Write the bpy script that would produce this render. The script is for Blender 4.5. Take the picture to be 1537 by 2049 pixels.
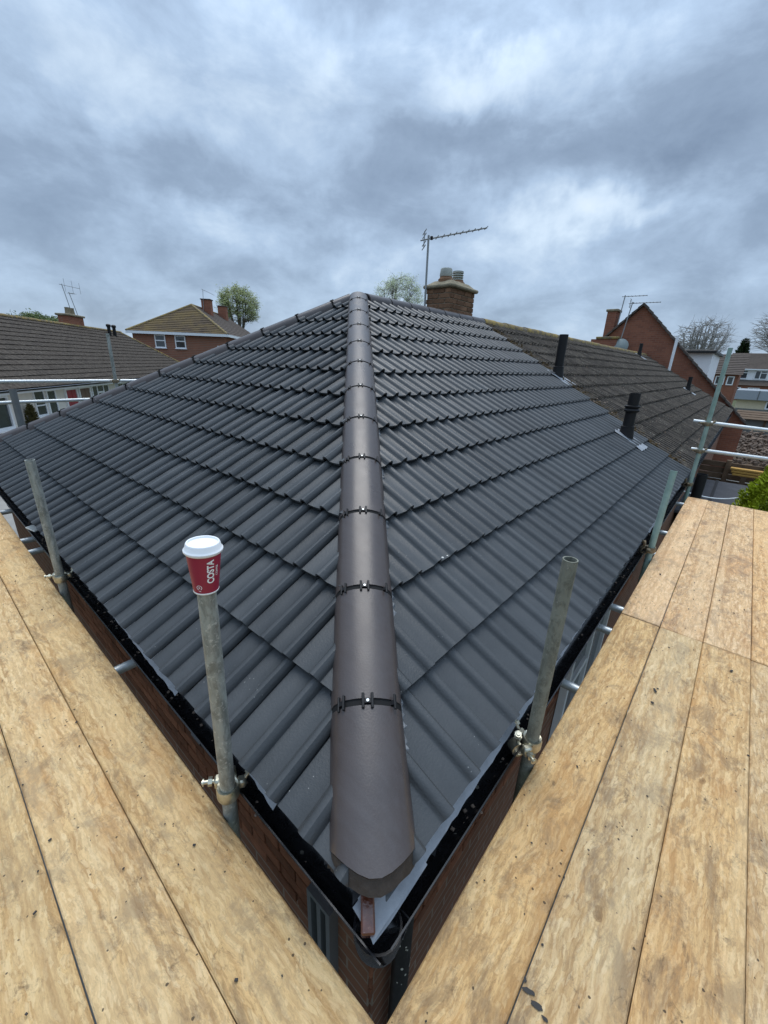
import bpy, bmesh, math, random
from mathutils import Vector, Matrix
random.seed(7)
R = math.radians
sc = bpy.context.scene
col = sc.collection
for o in list(bpy.data.objects): bpy.data.objects.remove(o)

# ------------------------------------------------------------------ camera
CAM = Vector((-.4393, -.3765, 1.267))
cd = bpy.data.cameras.new('camera'); cam = bpy.data.objects.new('camera', cd); col.objects.link(cam)
rgt = Vector((.655, -.755, .035)); dwn = Vector((-.237, -.249, -.939)); fwd = Vector((.717, .607, -.342))
fwd.normalize(); rgt = (rgt - fwd * rgt.dot(fwd)).normalized(); up = rgt.cross(fwd)
cam.matrix_world = Matrix(((rgt.x, up.x, -fwd.x, CAM.x), (rgt.y, up.y, -fwd.y, CAM.y), (rgt.z, up.z, -fwd.z, CAM.z), (0, 0, 0, 1)))
cd.sensor_fit = 'HORIZONTAL'; cd.sensor_width = 36; cd.lens = 36 * 814.4 / 1537
cd.clip_start = .02; cd.clip_end = 3000
sc.camera = cam
sc.render.resolution_x = 768; sc.render.resolution_y = 1024

# ------------------------------------------------------------------ light
SUN_EL, SUN_AZ = 68, 48           # high, ahead, veiled by cloud
sd = bpy.data.lights.new('sun', 'SUN'); sd.energy = 1.3; sd.angle = R(40); sd.color = (1, .96, .90)
so = bpy.data.objects.new('sun', sd); col.objects.link(so)
sdir = Vector((math.cos(R(SUN_EL)) * math.cos(R(SUN_AZ)), math.cos(R(SUN_EL)) * math.sin(R(SUN_AZ)), math.sin(R(SUN_EL))))
so.rotation_euler = sdir.to_track_quat('Z', 'Y').to_euler()
sc.view_settings.view_transform = 'Standard'; sc.view_settings.look = 'None'
sc.view_settings.exposure = 0.68; sc.view_settings.gamma = 1; sc.view_settings.use_curve_mapping = False

w = bpy.data.worlds.new('World'); sc.world = w; w.use_nodes = True
nt = w.node_tree; nt.nodes.clear()
class G:                                       # tiny node-graph helper
    def __init__(s, nt): s.nt = nt
    def n(s, t, **k):
        a = s.nt.nodes.new(t)
        for q, v in k.items(): setattr(a, q, v)
        return a
    def l(s, a, b): s.nt.links.new(a, b)
    def val(s, x, sock):
        if isinstance(x, (int, float, tuple, list)): sock.default_value = x
        else: s.l(x, sock)
    def m(s, op, a, b=0., c=None, clamp=False):
        k = s.n('ShaderNodeMath', operation=op); k.use_clamp = clamp
        s.val(a, k.inputs[0]); s.val(b, k.inputs[1])
        if c is not None: s.val(c, k.inputs[2])
        return k.outputs[0]
    def noise(s, vec, scale, detail=4, rough=.55, dist=0, dim='3D'):
        k = s.n('ShaderNodeTexNoise', noise_dimensions=dim)
        if vec is not None: s.l(vec, k.inputs['Vector'])
        k.inputs['Scale'].default_value = scale; k.inputs['Detail'].default_value = detail
        k.inputs['Roughness'].default_value = rough; k.inputs['Distortion'].default_value = dist
        return k
    def vor(s, vec, scale, feature='F1', rnd=1):
        k = s.n('ShaderNodeTexVoronoi', feature=feature)
        if vec is not None: s.l(vec, k.inputs['Vector'])
        k.inputs['Scale'].default_value = scale; k.inputs['Randomness'].default_value = rnd
        return k
    def ramp(s, fac, stops, interp='LINEAR'):
        k = s.n('ShaderNodeValToRGB'); e = k.color_ramp; e.interpolation = interp
        while len(e.elements) < len(stops): e.elements.new(.5)
        for q, (p, c) in zip(e.elements, stops):
            q.position = p; q.color = (c, c, c, 1) if isinstance(c, (int, float)) else (*c, 1)
        s.l(fac, k.inputs['Fac']); return k.outputs['Color']
    def mix(s, fac, a, b, mode='MIX'):
        k = s.n('ShaderNodeMix', data_type='RGBA', blend_type=mode)
        s.val(fac, k.inputs['Factor'])
        for x, i in ((a, 6), (b, 7)):
            if isinstance(x, tuple): k.inputs[i].default_value = (*x, 1) if len(x) == 3 else x
            else: s.l(x, k.inputs[i])
        return k.outputs[2]
    def maprange(s, v, a, b, c=0, d=1):
        k = s.n('ShaderNodeMapRange'); s.val(v, k.inputs[0])
        for i, x in enumerate((a, b, c, d)): k.inputs[i + 1].default_value = x
        return k.outputs[0]
    def mapping(s, vec, loc=(0, 0, 0), rot=(0, 0, 0), sc=(1, 1, 1)):
        k = s.n('ShaderNodeMapping'); s.l(vec, k.inputs[0])
        k.inputs[1].default_value = loc; k.inputs[2].default_value = rot; k.inputs[3].default_value = sc
        return k.outputs[0]

g = G(nt)
tc = g.n('ShaderNodeTexCoord').outputs['Generated']
sep = g.n('ShaderNodeSeparateXYZ'); g.l(tc, sep.inputs[0])
sx, sy, sz = sep.outputs
zc = g.m('ADD', g.m('MAXIMUM', sz, 0.), .30)
comb = g.n('ShaderNodeCombineXYZ'); g.l(g.m('DIVIDE', sx, zc), comb.inputs[0]); g.l(g.m('DIVIDE', sy, zc), comb.inputs[1])
pl = g.mapping(comb.outputs[0], rot=(0, 0, R(-40)), sc=(1, .62, 1))     # cloud deck seen from below
n1 = g.noise(pl, 1.5, 6, .55, .3); n2 = g.noise(g.mapping(tc, sc=(1, 1, 1.8)), 6.0, 8, .60, .2); n3 = g.noise(tc, 3.2, 4, .55, .3)
az = g.m('ARCTAN2', sy, sx); el = g.m('ARCSINE', sz)
sp = g.n('ShaderNodeSeparateColor'); g.l(n3.outputs['Color'], sp.inputs[0])
sp2 = g.n('ShaderNodeSeparateColor'); g.l(g.noise(tc, 9, 4, .6, .3).outputs['Color'], sp2.inputs[0])
azw = g.m('ADD', g.m('MULTIPLY_ADD', g.m('SUBTRACT', sp.outputs[0], .5), .34, az), g.m('MULTIPLY', g.m('SUBTRACT', sp2.outputs[0], .5), .13))
elw = g.m('ADD', g.m('MULTIPLY_ADD', g.m('SUBTRACT', sp.outputs[1], .5), .17, el), g.m('MULTIPLY', g.m('SUBTRACT', sp2.outputs[1], .5), .12))
# bright breaks and darker bellies of the cloud deck: azimuth, elevation, widths (degrees), strength
CL = [(31, 26.5, 5, 2.0, .40), (24, 28, 9, 1.6, .12), (64, 21, 9, 3.5, .16), (51, 28, 5, 2.5, .26), (72, 25, 10, 5, .10), (17, 16, 5.5, 1.5, .40),
      (27, 17.5, 10, 1.5, .10), (65, 13.5, 8, 1.3, .22), (40, 12.5, 12, 1.2, .12), (33, 24.5, 9, 1.2, .10), (56, 17.5, 16, 2.2, -.16), (76, 14, 8, 2.2, -.14),
      (36, 22.5, 8, 1.8, -.17), (23, 21, 9, 2.4, -.15), (9, 21, 8, 3.5, -.14), (41, 30.5, 11, 2.5, -.16), (4, 13, 10, 2.5, -.10), (12, 27.5, 9, 1.8, .06), (3, 30, 10, 3, -.08),
      (48, 9.5, 20, 1.5, -.05)]
tot = None
for a0, e0, wa, we, amp in CL:
    da = g.m('DIVIDE', g.m('SUBTRACT', azw, R(a0)), R(wa)); de = g.m('DIVIDE', g.m('SUBTRACT', elw, R(e0)), R(we))
    q = g.m('EXPONENT', g.m('MULTIPLY', g.m('ADD', g.m('MULTIPLY', da, da), g.m('MULTIPLY', de, de)), -.7))
    q = g.m('MULTIPLY', q, amp * (.78 if amp > 0 else 1.1)); tot = q if tot is None else g.m('ADD', tot, q)
v = g.m('ADD', g.m('ADD', tot, .415), g.m('ADD', g.m('MULTIPLY', g.m('SUBTRACT', n1.outputs['Fac'], .5), .42), g.m('MULTIPLY', g.m('SUBTRACT', n2.outputs['Fac'], .5), .82)))
cloud = g.ramp(v, [(0, (.118, .162, .232)), (.28, (.190, .252, .342)), (.48, (.280, .366, .482)), (.7, (.425, .515, .615)), (1, (.58, .645, .705))])
zen = g.maprange(sz, .42, 1.0, 1.0, 2.7)                     # overcast skies brighten towards the zenith
vm = g.n('ShaderNodeVectorMath', operation='SCALE'); g.l(cloud, vm.inputs[0]); g.l(zen, vm.inputs['Scale'])
sky = g.n('ShaderNodeTexSky', sky_type='NISHITA'); sky.sun_disc = False
sky.sun_elevation = R(SUN_EL); sky.sun_rotation = R(90 - SUN_AZ)
b1 = g.n('ShaderNodeBackground'); g.l(sky.outputs[0], b1.inputs[0]); b1.inputs[1].default_value = .1
b2 = g.n('ShaderNodeBackground'); g.l(vm.outputs[0], b2.inputs[0]); b2.inputs[1].default_value = 1.0
mx = g.n('ShaderNodeMixShader'); mx.inputs[0].default_value = .92
g.l(b1.outputs[0], mx.inputs[1]); g.l(b2.outputs[0], mx.inputs[2])
ow = g.n('ShaderNodeOutputWorld'); g.l(mx.outputs[0], ow.inputs[0])

# ------------------------------------------------------------------ materials
MATS = {}
def mat(name, base=(.5, .5, .5), rough=.6, metal=0, spec=.5, var=.15, nscale=8, bump=0, bscale=60, rnd=0, extra=None, detail=5, objcol=False):
    """Principled material with mottled base colour, optional per-object variation, relief and an extra graph."""
    m = bpy.data.materials.new(name); m.use_nodes = True; MATS[name] = m
    t = m.node_tree; g = G(t); b = t.nodes['Principled BSDF']
    tcn = g.n('ShaderNodeTexCoord'); vec = tcn.outputs['Object']
    oi = g.n('ShaderNodeObjectInfo')
    off = g.n('ShaderNodeVectorMath', operation='SCALE'); off.inputs[0].default_value = (37, 53, 71); g.l(oi.outputs['Random'], off.inputs['Scale'])
    ad = g.n('ShaderNodeVectorMath', operation='ADD'); g.l(vec, ad.inputs[0]); g.l(off.outputs[0], ad.inputs[1]); vec = ad.outputs[0]
    nz = g.noise(vec, nscale, detail, .6)
    f = g.maprange(nz.outputs['Fac'], .25, .75, 1 - var, 1 + var)
    if rnd: f = g.m('MULTIPLY', f, g.maprange(oi.outputs['Random'], 0, 1, 1 - rnd, 1 + rnd))
    c = g.n('ShaderNodeVectorMath', operation='SCALE'); c.inputs[0].default_value = base; g.l(f, c.inputs['Scale']); c = c.outputs[0]
    b.inputs['Metallic'].default_value = metal; b.inputs['Specular IOR Level'].default_value = spec
    rr = g.maprange(nz.outputs['Fac'], .3, .7, max(0, rough - .08), min(1, rough + .08)); g.l(rr, b.inputs['Roughness'])
    h = None
    if extra:
        r = extra(g, vec, c, oi, b)
        c, h = r if isinstance(r, tuple) else (r, None)
    if objcol: c = g.mix(1., c, oi.outputs['Color'], 'MULTIPLY')
    g.l(c, b.inputs['Base Color'])
    if bump or h is not None:
        bp = g.n('ShaderNodeBump'); bp.inputs['Strength'].default_value = bump or .5; bp.inputs['Distance'].default_value = .01
        g.l(h if h is not None else g.noise(vec, bscale, 4, .6).outputs['Fac'], bp.inputs['Height']); g.l(bp.outputs[0], b.inputs['Normal'])
    return m

def x_tile(g, vec, c, oi, b):
    d = g.noise(vec, 3, 5, .65)
    c = g.mix(g.maprange(d.outputs['Fac'], .52, .72, 0, .35), c, (.078, .082, .085))
    s = g.vor(vec, 55); sp = g.m('LESS_THAN', s.outputs['Distance'], .10); pick = g.m('GREATER_THAN', g.noise(vec, 7, 2).outputs['Fac'], .63)
    return g.mix(g.m('MULTIPLY', g.m('MULTIPLY', sp, pick), .5), c, (.4, .4, .38)), g.noise(vec, 130, 3, .6).outputs['Fac']
mat('tile_grey', (.046, .050, .0525), .42, spec=.42, var=.16, nscale=5, bump=.14, rnd=.2, extra=x_tile)
def x_hip(g, vec, c, oi, b):
    st = g.noise(g.mapping(vec, sc=(1, .05, 1)), 60, 3, .5)
    return g.mix(g.maprange(st.outputs['Fac'], .35, .7, 0, .3), c, (.078, .069, .069)), g.noise(vec, 160, 3).outputs['Fac']
mat('hip_grey', (.058, .045, .041), .34, spec=.5, var=.12, nscale=6, bump=.06, rnd=.07, extra=x_hip)
def x_old(g, vec, c, oi, b):
    a = g.noise(vec, 9, 6, .7); c = g.mix(g.maprange(a.outputs['Fac'], .45, .7, 0, .8), c, (.125, .105, .082))
    e = g.noise(vec, 26, 5, .7); c = g.mix(g.maprange(e.outputs['Fac'], .58, .66, 0, .75), c, (.055, .05, .035))
    s = g.vor(vec, 38); k = g.m('MULTIPLY', g.m('LESS_THAN', s.outputs['Distance'], .2), g.m('GREATER_THAN', g.noise(vec, 3.5, 3).outputs['Fac'], .51))
    return g.mix(g.m('MULTIPLY', k, .6), c, (.33, .31, .25)), e.outputs['Fac']
mat('tile_old', (.056, .048, .041), .9, spec=.2, var=.3, nscale=14, bump=.6, rnd=.18, extra=x_old)
mat('tile_old_brown', (.046, .037, .031), .9, spec=.2, var=.35, nscale=14, bump=.6, rnd=.2, extra=x_old)
def x_lichen(g, vec, c, oi, b):
    a = g.noise(vec, 6, 6, .7); return g.mix(g.maprange(a.outputs['Fac'], .42, .6, 0, .85), c, (.34, .24, .07))
mat('ridge_lichen', (.13, .11, .085), .9, spec=.2, var=.3, bump=.4, extra=x_lichen)
def x_mossroof(g, vec, c, oi, b):
    a = g.noise(vec, .5, 6, .7); return g.mix(g.maprange(a.outputs['Fac'], .42, .62, 0, .7), c, (.16, .115, .045))
mat('roof_house', (.085, .062, .042), .9, spec=.2, var=.3, nscale=2, rnd=.05, extra=x_mossroof)
mat('roof_far', (.10, .082, .07), .9, spec=.2, var=.25, nscale=3)

def brickmat(name, cols, mortar, scale=1.0, uvscale=(1, 1)):
    m = bpy.data.materials.new(name); m.use_nodes = True; MATS[name] = m
    g = G(m.node_tree); b = m.node_tree.nodes['Principled BSDF']; b.inputs['Roughness'].default_value = .9; b.inputs['Specular IOR Level'].default_value = .2
    geo = g.n('ShaderNodeNewGeometry'); s = g.n('ShaderNodeSeparateXYZ'); g.l(geo.outputs['Position'], s.inputs[0])
    cx = g.n('ShaderNodeCombineXYZ'); g.l(g.m('ADD', s.outputs[0], s.outputs[1]), cx.inputs[0]); g.l(s.outputs[2], cx.inputs[1])
    br = g.n('ShaderNodeTexBrick'); g.l(cx.outputs[0], br.inputs[0]); br.inputs['Scale'].default_value = 1
    br.inputs['Brick Width'].default_value = .225; br.inputs['Row Height'].default_value = .075; br.inputs['Mortar Size'].default_value = .006
    br.inputs['Color1'].default_value = (*cols[0], 1); br.inputs['Color2'].default_value = (*cols[1], 1); br.inputs['Mortar'].default_value = (*mortar, 1)
    nz = g.noise(geo.outputs['Position'], 2.5, 5, .65)
    c = g.mix(g.maprange(nz.outputs['Fac'], .4, .7, 0, .5), br.outputs['Color'], cols[2]); g.l(c, b.inputs['Base Color'])
    return m
brickmat('brick_far', ((.27, .105, .062), (.20, .078, .05), (.33, .145, .09)), (.24, .15, .11))
brickmat('brick_base', ((.22, .10, .06), (.17, .08, .05), (.25, .13, .08)), (.25, .2, .16))
mat('brick', (.22, .09, .05), .9, spec=.2, var=.35, nscale=18, bump=.5, bscale=90, rnd=.35)
mat('brick_chimney', (.19, .105, .062), .92, spec=.2, var=.35, nscale=14, bump=.5, rnd=.3)
mat('mortar', (.30, .25, .19), .95, spec=.2, var=.25, nscale=20, bump=.4)

def x_wood(g, vec, c, oi, b):
    """weathered scaffold timber: long grain, pressed strands, boot dirt, knots and dark chips"""
    def R1(n_):
        q = g.n('ShaderNodeSeparateColor'); g.l(n_.outputs['Color'], q.inputs[0]); return q.outputs[0]
    wob = g.n('ShaderNodeVectorMath', operation='SCALE'); g.l(g.noise(vec, 6, 4).outputs['Color'], wob.inputs[0]); wob.inputs['Scale'].default_value = .05
    sv = g.n('ShaderNodeVectorMath', operation='ADD'); g.l(vec, sv.inputs[0]); g.l(wob.outputs[0], sv.inputs[1]); wv = sv.outputs[0]
    g1 = g.noise(g.mapping(wv, sc=(1, .030, 1)), 60, 6, .7); g2 = g.noise(g.mapping(wv, loc=(5, 0, 0), sc=(1, .05, 1)), 190, 4, .7)
    c = g.mix(g.maprange(g1.outputs['Fac'], .40, .62, 0, .65), c, (.36, .20, .078))
    c = g.mix(g.maprange(g2.outputs['Fac'], .5, .72, 0, .55), c, (.30, .18, .08))
    f1 = R1(g.vor(g.mapping(wv, rot=(0, 0, .45), sc=(1, .17, 1)), 105)); f2 = R1(g.vor(g.mapping(wv, rot=(0, 0, -.6), sc=(1, .16, 1)), 120)); f3 = R1(g.vor(g.mapping(wv, rot=(0, 0, 1.2), sc=(1, .22, 1)), 150))
    c = g.mix(g.maprange(f1, .6, .95, 0, .5), c, (.80, .62, .36))
    c = g.mix(g.maprange(f2, .66, .98, 0, .5), c, (.36, .22, .10))
    c = g.mix(g.maprange(f3, .72, .95, 0, .45), c, (.74, .57, .34))
    fine = g.noise(g.mapping(vec, sc=(1, .45, 1)), 150, 5, .8)
    c = g.mix(g.maprange(fine.outputs['Fac'], .52, .68, 0, .55), c, (.27, .16, .07))
    org = g.noise(g.mapping(vec, sc=(1, .4, 1)), 5, 5, .6, .4); c = g.mix(g.maprange(org.outputs['Fac'], .53, .68, 0, .40), c, (.52, .27, .095))
    d = g.noise(g.mapping(vec, sc=(1, .55, 1)), 8, 8, .78, .5); c = g.mix(g.maprange(d.outputs['Fac'], .50, .61, 0, .66), c, (.235, .16, .095))
    d2 = g.noise(g.mapping(vec, loc=(3, 1, 0), sc=(1, .5, 1)), 24, 8, .8, .6); c = g.mix(g.maprange(d2.outputs['Fac'], .565, .66, 0, .75), c, (.16, .105, .06))
    kn = g.vor(g.mapping(wv, sc=(1, .45, 1)), 3.3); kd = g.m('MULTIPLY_ADD', g.noise(vec, 40, 3).outputs['Fac'], .06, kn.outputs['Distance'])
    ring = g.m('MULTIPLY', g.m('SINE', g.m('MULTIPLY', kd, 130)), g.maprange(kd, .16, .06, 0, 1)); c = g.mix(g.maprange(ring, .2, .9, 0, .5), c, (.23, .125, .05))
    c = g.mix(g.maprange(kd, .065, .045, 0, .7), c, (.17, .09, .04))
    sm = g.noise(g.mapping(vec, loc=(9, 4, 0), sc=(1, .012, 1)), 21, 2, .5); big = g.noise(g.mapping(vec, loc=(2, 7, 0), sc=(1, .02, 1)), 9, 2, .5)
    c = g.mix(g.maprange(big.outputs['Fac'], .5, .53, 0, .22), c, (.74, .58, .34)); c = g.mix(g.maprange(sm.outputs['Fac'], .60, .63, 0, .28), c, (.33, .185, .075))
    s = g.vor(vec, 30); k = g.m('MULTIPLY', g.m('LESS_THAN', s.outputs['Distance'], g.m('MULTIPLY', g.noise(vec, 110, 3).outputs['Fac'], .2)), g.m('GREATER_THAN', g.noise(vec, 7, 3).outputs['Fac'], .5))
    c = g.mix(g.m('MULTIPLY', k, .85), c, (.05, .035, .025))
    hh = g.m('ADD', g.m('MULTIPLY', g2.outputs['Fac'], .8), g.m('ADD', fine.outputs['Fac'], g.m('MULTIPLY', f1, .35)))
    return c, hh
mat('board_wood', (.68, .475, .238), .72, spec=.3, var=.12, nscale=4, bump=.6, extra=x_wood, objcol=True)
def x_galv(g, vec, c, oi, b):
    a = g.noise(g.mapping(vec, sc=(1, 1, .35)), 28, 5, .7, .6); c = g.mix(g.maprange(a.outputs['Fac'], .45, .62, 0, .7), c, (.13, .135, .115))
    r_ = g.noise(vec, 14, 6, .75); c = g.mix(g.maprange(r_.outputs['Fac'], .62, .7, 0, .6), c, (.15, .085, .045))
    s = g.noise(vec, 75, 4, .7); c = g.mix(g.maprange(s.outputs['Fac'], .57, .66, 0, .7), c, (.58, .58, .53))
    return c, s.outputs['Fac']
mat('galv', (.33, .35, .32), .5, .25, var=.15, nscale=10, bump=.25, extra=x_galv)
mat('galv_bright', (.52, .55, .55), .35, .55, var=.1, nscale=10, bump=.05)
def x_cem(g, vec, c, oi, b):
    a = g.noise(g.mapping(vec, sc=(1, 1, .5)), 40, 6, .75, .5); c = g.mix(g.maprange(a.outputs['Fac'], .45, .62, 0, .75), c, (.085, .085, .065))
    s = g.noise(vec, 90, 4, .7); return g.mix(g.maprange(s.outputs['Fac'], .6, .68, 0, .7), c, (.36, .36, .31)), a.outputs['Fac']
mat('galv_mossy', (.20, .205, .165), .75, .1, var=.2, nscale=14, bump=.5, extra=x_cem)
def x_green(g, vec, c, oi, b):
    s = g.n('ShaderNodeSeparateXYZ'); g.l(g.n('ShaderNodeTexCoord').outputs['Object'], s.inputs[0])
    a = g.noise(vec, 9, 5, .6); f = g.m('ADD', g.maprange(s.outputs[2], .75, .1, 0, .9), g.m('SUBTRACT', a.outputs['Fac'], .5))
    return g.mix(g.m('ADD', f, 0, clamp=True), c, (.045, .20, .125))
mat('galv_green', (.26, .36, .32), .55, .1, var=.2, nscale=12, bump=.2, extra=x_green)
mat('post_grey', (.13, .14, .14), .7, .1, var=.2)
mat('zinc', (.50, .48, .38), .34, .85, var=.35, nscale=40, bump=.15)
mat('zinc_rust', (.22, .18, .12), .5, .6, var=.5, nscale=40, bump=.2)
def x_gut(g, vec, c, oi, b):
    s = g.vor(vec, 26); k = g.m('MULTIPLY', g.m('LESS_THAN', s.outputs['Distance'], .18), g.m('GREATER_THAN', g.noise(vec, 9, 3).outputs['Fac'], .56))
    return g.mix(g.m('MULTIPLY', k, .7), c, (.14, .13, .11))
mat('gutter_black', (.008, .008, .009), .26, spec=.5, var=.3, nscale=20, extra=x_gut)
mat('plastic_black', (.009, .009, .010), .55, spec=.3, var=.2)
mat('rubber', (.012, .012, .012), .8, spec=.2)
mat('felt', (.03, .03, .032), .9, spec=.2)
mat('eave_tray', (.27, .285, .305), .6, var=.25, nscale=12, bump=.3)
mat('hip_foil', (.17, .18, .19), .6, .2, var=.6, nscale=30, bump=.3)
mat('cowl', (.34, .35, .31), .8, var=.2)
mat('bedding', (.055, .044, .036), .9, spec=.2, var=.3, nscale=30, bump=.5)
mat('lead', (.29, .31, .335), .6, .1, var=.25, nscale=14, bump=.2)
mat('stained_timber', (.085, .026, .014), .16, spec=.6, var=.35, nscale=40, bump=.2)
mat('upvc', (.78, .80, .82), .35, var=.04)
mat('render_white', (.74, .70, .63), .9, spec=.2, var=.08, nscale=2)
mat('paint_white', (.82, .83, .84), .8, spec=.2, var=.05, nscale=1)
mat('cream', (.66, .57, .40), .8, var=.08)
mat('glass', (.035, .045, .05), .06, spec=.8, var=.4, nscale=2)
mat('door_red', (.30, .018, .028), .45, var=.1)
mat('door_brown', (.16, .10, .07), .6, var=.25, nscale=6)
mat('fascia_dark', (.02, .019, .018), .5, var=.3)
mat('frame_dark', (.13, .14, .15), .4, var=.06)
mat('window_grey', (.30, .33, .36), .4, var=.06)
mat('grass', (.078, .088, .045), .95, spec=.2, var=.5, nscale=.9)
mat('paving', (.24, .23, .21), .9, var=.25, nscale=1.5)
mat('bark', (.13, .115, .09), .95, spec=.1, var=.3)
mat('bark_pale', (.30, .29, .275), .95, spec=.1, var=.3)
def leaf(name, c):
    mat(name, c, .7, spec=.25, var=.45, nscale=3)
leaf('leaf_spring', (.30, .34, .14)); leaf('leaf_blossom', (.42, .48, .29)); leaf('leaf_dark', (.032, .05, .02)); leaf('leaf_bush', (.085, .12, .035)); leaf('leaf_lime', (.30, .36, .02)); leaf('leaf_brown', (.09, .08, .03))
mat('cup_red', (.31, .012, .045), .42, var=.05)
mat('lid_white', (.84, .85, .86), .35, var=.02)
mat('print_white', (.88, .88, .86), .5, var=.01)
mat('chip_dark', (.035, .032, .03), .85, var=.4, nscale=30)
mat('chip_white', (.62, .61, .56), .8, var=.1)
mat('moss', (.085, .06, .032), .95, spec=.1, var=.5, nscale=12, bump=.5)
mat('concrete_cap', (.25, .215, .15), .95, spec=.15, var=.35, nscale=9, bump=.5)
mat('pot_clay', (.20, .105, .055), .9, var=.35, nscale=12, bump=.3)
mat('aerial_metal', (.28, .29, .29), .5, .4, var=.15)
mat('fence_wood', (.125, .085, .055), .9, spec=.2, var=.35, nscale=6, bump=.3, rnd=.25)
mat('plank_orange', (.42, .235, .05), .8, var=.15, rnd=.1)
mat('shed_felt', (.055, .056, .062), .9, spec=.3, var=.3, nscale=4, bump=.4)
mat('shed_grey', (.16, .165, .155), .9, var=.2, nscale=2)
mat('rubble', (.17, .125, .095), .95, var=.6, nscale=9)
mat('soil', (.10, .07, .045), .95, var=.4, nscale=2)
mat('dish_grey', (.24, .28, .27), .6, var=.08)

# ------------------------------------------------------------------ mesh helpers
class MB:
    def __init__(s): s.v = []; s.f = []
    def add(s, v, f):
        o = len(s.v); s.v += [tuple(x) for x in v]; s.f += [tuple(i + o for i in q) for q in f]; return s
    def box(s, a, b, M=None):
        x0, y0, z0 = a; x1, y1, z1 = b
        v = [Vector(q) for q in ((x0, y0, z0), (x1, y0, z0), (x1, y1, z0), (x0, y1, z0), (x0, y0, z1), (x1, y0, z1), (x1, y1, z1), (x0, y1, z1))]
        if M: v = [M @ q for q in v]
        return s.add(v, [(3, 2, 1, 0), (4, 5, 6, 7), (0, 1, 5, 4), (1, 2, 6, 5), (2, 3, 7, 6), (3, 0, 4, 7)])
    def cbox(s, a, b, c=.004, M=None):                # box with chamfered edges
        bm = bmesh.new(); bmesh.ops.create_cube(bm, size=1)
        for q in bm.verts: q.co = Vector([a[i] + (b[i] - a[i]) * (q.co[i] + .5) for i in range(3)])
        bmesh.ops.bevel(bm, geom=bm.edges[:], offset=c, segments=1, affect='EDGES')
        bm.verts.index_update(); v = [(M @ q.co if M else q.co.copy()) for q in bm.verts]; f = [[x.index for x in q.verts] for q in bm.faces]; bm.free()
        return s.add(v, f)
    def tube(s, a, b, r0, r1=None, n=12, caps=True, hollow=0):
        a = Vector(a); b = Vector(b); r1 = r0 if r1 is None else r1
        d = (b - a).normalized(); p = d.orthogonal().normalized(); q = d.cross(p)
        ring = lambda c, r: [c + (p * math.cos(2 * math.pi * i / n) + q * math.sin(2 * math.pi * i / n)) * r for i in range(n)]
        if hollow:
            v = ring(a, r0) + ring(b, r1) + ring(b, r1 - hollow) + ring(a, r0 - hollow)
            return s.add(v, [(k * n + i, k * n + (i + 1) % n, (k + 1) % 4 * n + (i + 1) % n, (k + 1) % 4 * n + i) for k in range(4) for i in range(n)])
        v = ring(a, r0) + ring(b, r1); f = [(i, (i + 1) % n, n + (i + 1) % n, n + i) for i in range(n)]
        if caps: f += [tuple(range(n - 1, -1, -1)), tuple(range(n, 2 * n))]
        return s.add(v, f)
    def lathe(s, prof, n=32, M=None, cap=True):
        v = []; f = []
        for r, z in prof:
            for i in range(n):
                q = Vector((r * math.cos(2 * math.pi * i / n), r * math.sin(2 * math.pi * i / n), z)); v.append(M @ q if M else q)
        for k in range(len(prof) - 1):
            for i in range(n): f.append((k * n + i, k * n + (i + 1) % n, (k + 1) * n + (i + 1) % n, (k + 1) * n + i))
        if cap: f += [tuple(range(n - 1, -1, -1)), tuple(range((len(prof) - 1) * n, len(prof) * n))]
        return s.add(v, f)
    def extrude(s, prof, path_a, path_b, X, Y, closed=True, caps=True):   # 2-D profile swept from a to b
        A = [Vector(path_a) + X * u + Y * w for u, w in prof]; B = [Vector(path_b) + X * u + Y * w for u, w in prof]
        n = len(prof); m = n if closed else n - 1
        f = [(i, (i + 1) % n, n + (i + 1) % n, n + i) for i in range(m)]
        if caps and closed: f += [tuple(range(n - 1, -1, -1)), tuple(range(n, 2 * n))]
        return s.add(A + B, f)
    def mesh(s, name, m, smooth=False, fixn=True):
        me = bpy.data.meshes.new(name); me.from_pydata(s.v, [], s.f); me.materials.append(MATS[m])
        if fixn:
            bm = bmesh.new(); bm.from_mesh(me); bmesh.ops.recalc_face_normals(bm, faces=bm.faces); bm.to_mesh(me); bm.free()
        if smooth:
            me.polygons.foreach_set('use_smooth', [True] * len(me.polygons))
            if smooth != 'all': me.set_sharp_from_angle(angle=R(38))
        return me
    def build(s, name, m, parent=None, smooth=False, loc=None, fixn=True):
        return link(name, s.mesh(name, m, smooth, fixn), parent, loc)
def link(name, me, parent=None, loc=None, M=None):
    o = bpy.data.objects.new(name, me); col.objects.link(o)
    if M is not None: o.matrix_world = M
    elif loc is not None: o.location = loc
    if parent is not None:
        o.parent = parent
        if parent.type == 'EMPTY' or True: o.matrix_parent_inverse = INV.get(parent.name, Matrix())
    return o
INV = {}
def thing(name, label, cat, group=None, loc=(0, 0, 0)):
    o = bpy.data.objects.new(name, None); col.objects.link(o); o.location = loc; o.empty_display_size = .1
    INV[o.name] = Matrix.Translation(loc).inverted()          # children are given in world coordinates
    return tag(o, label, cat, group)
def tag(o, label=None, cat=None, group=None, kind=None):
    if label: o['label'] = label
    if cat: o['category'] = cat
    if group: o['group'] = group
    if kind: o['kind'] = kind
    return o

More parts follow.
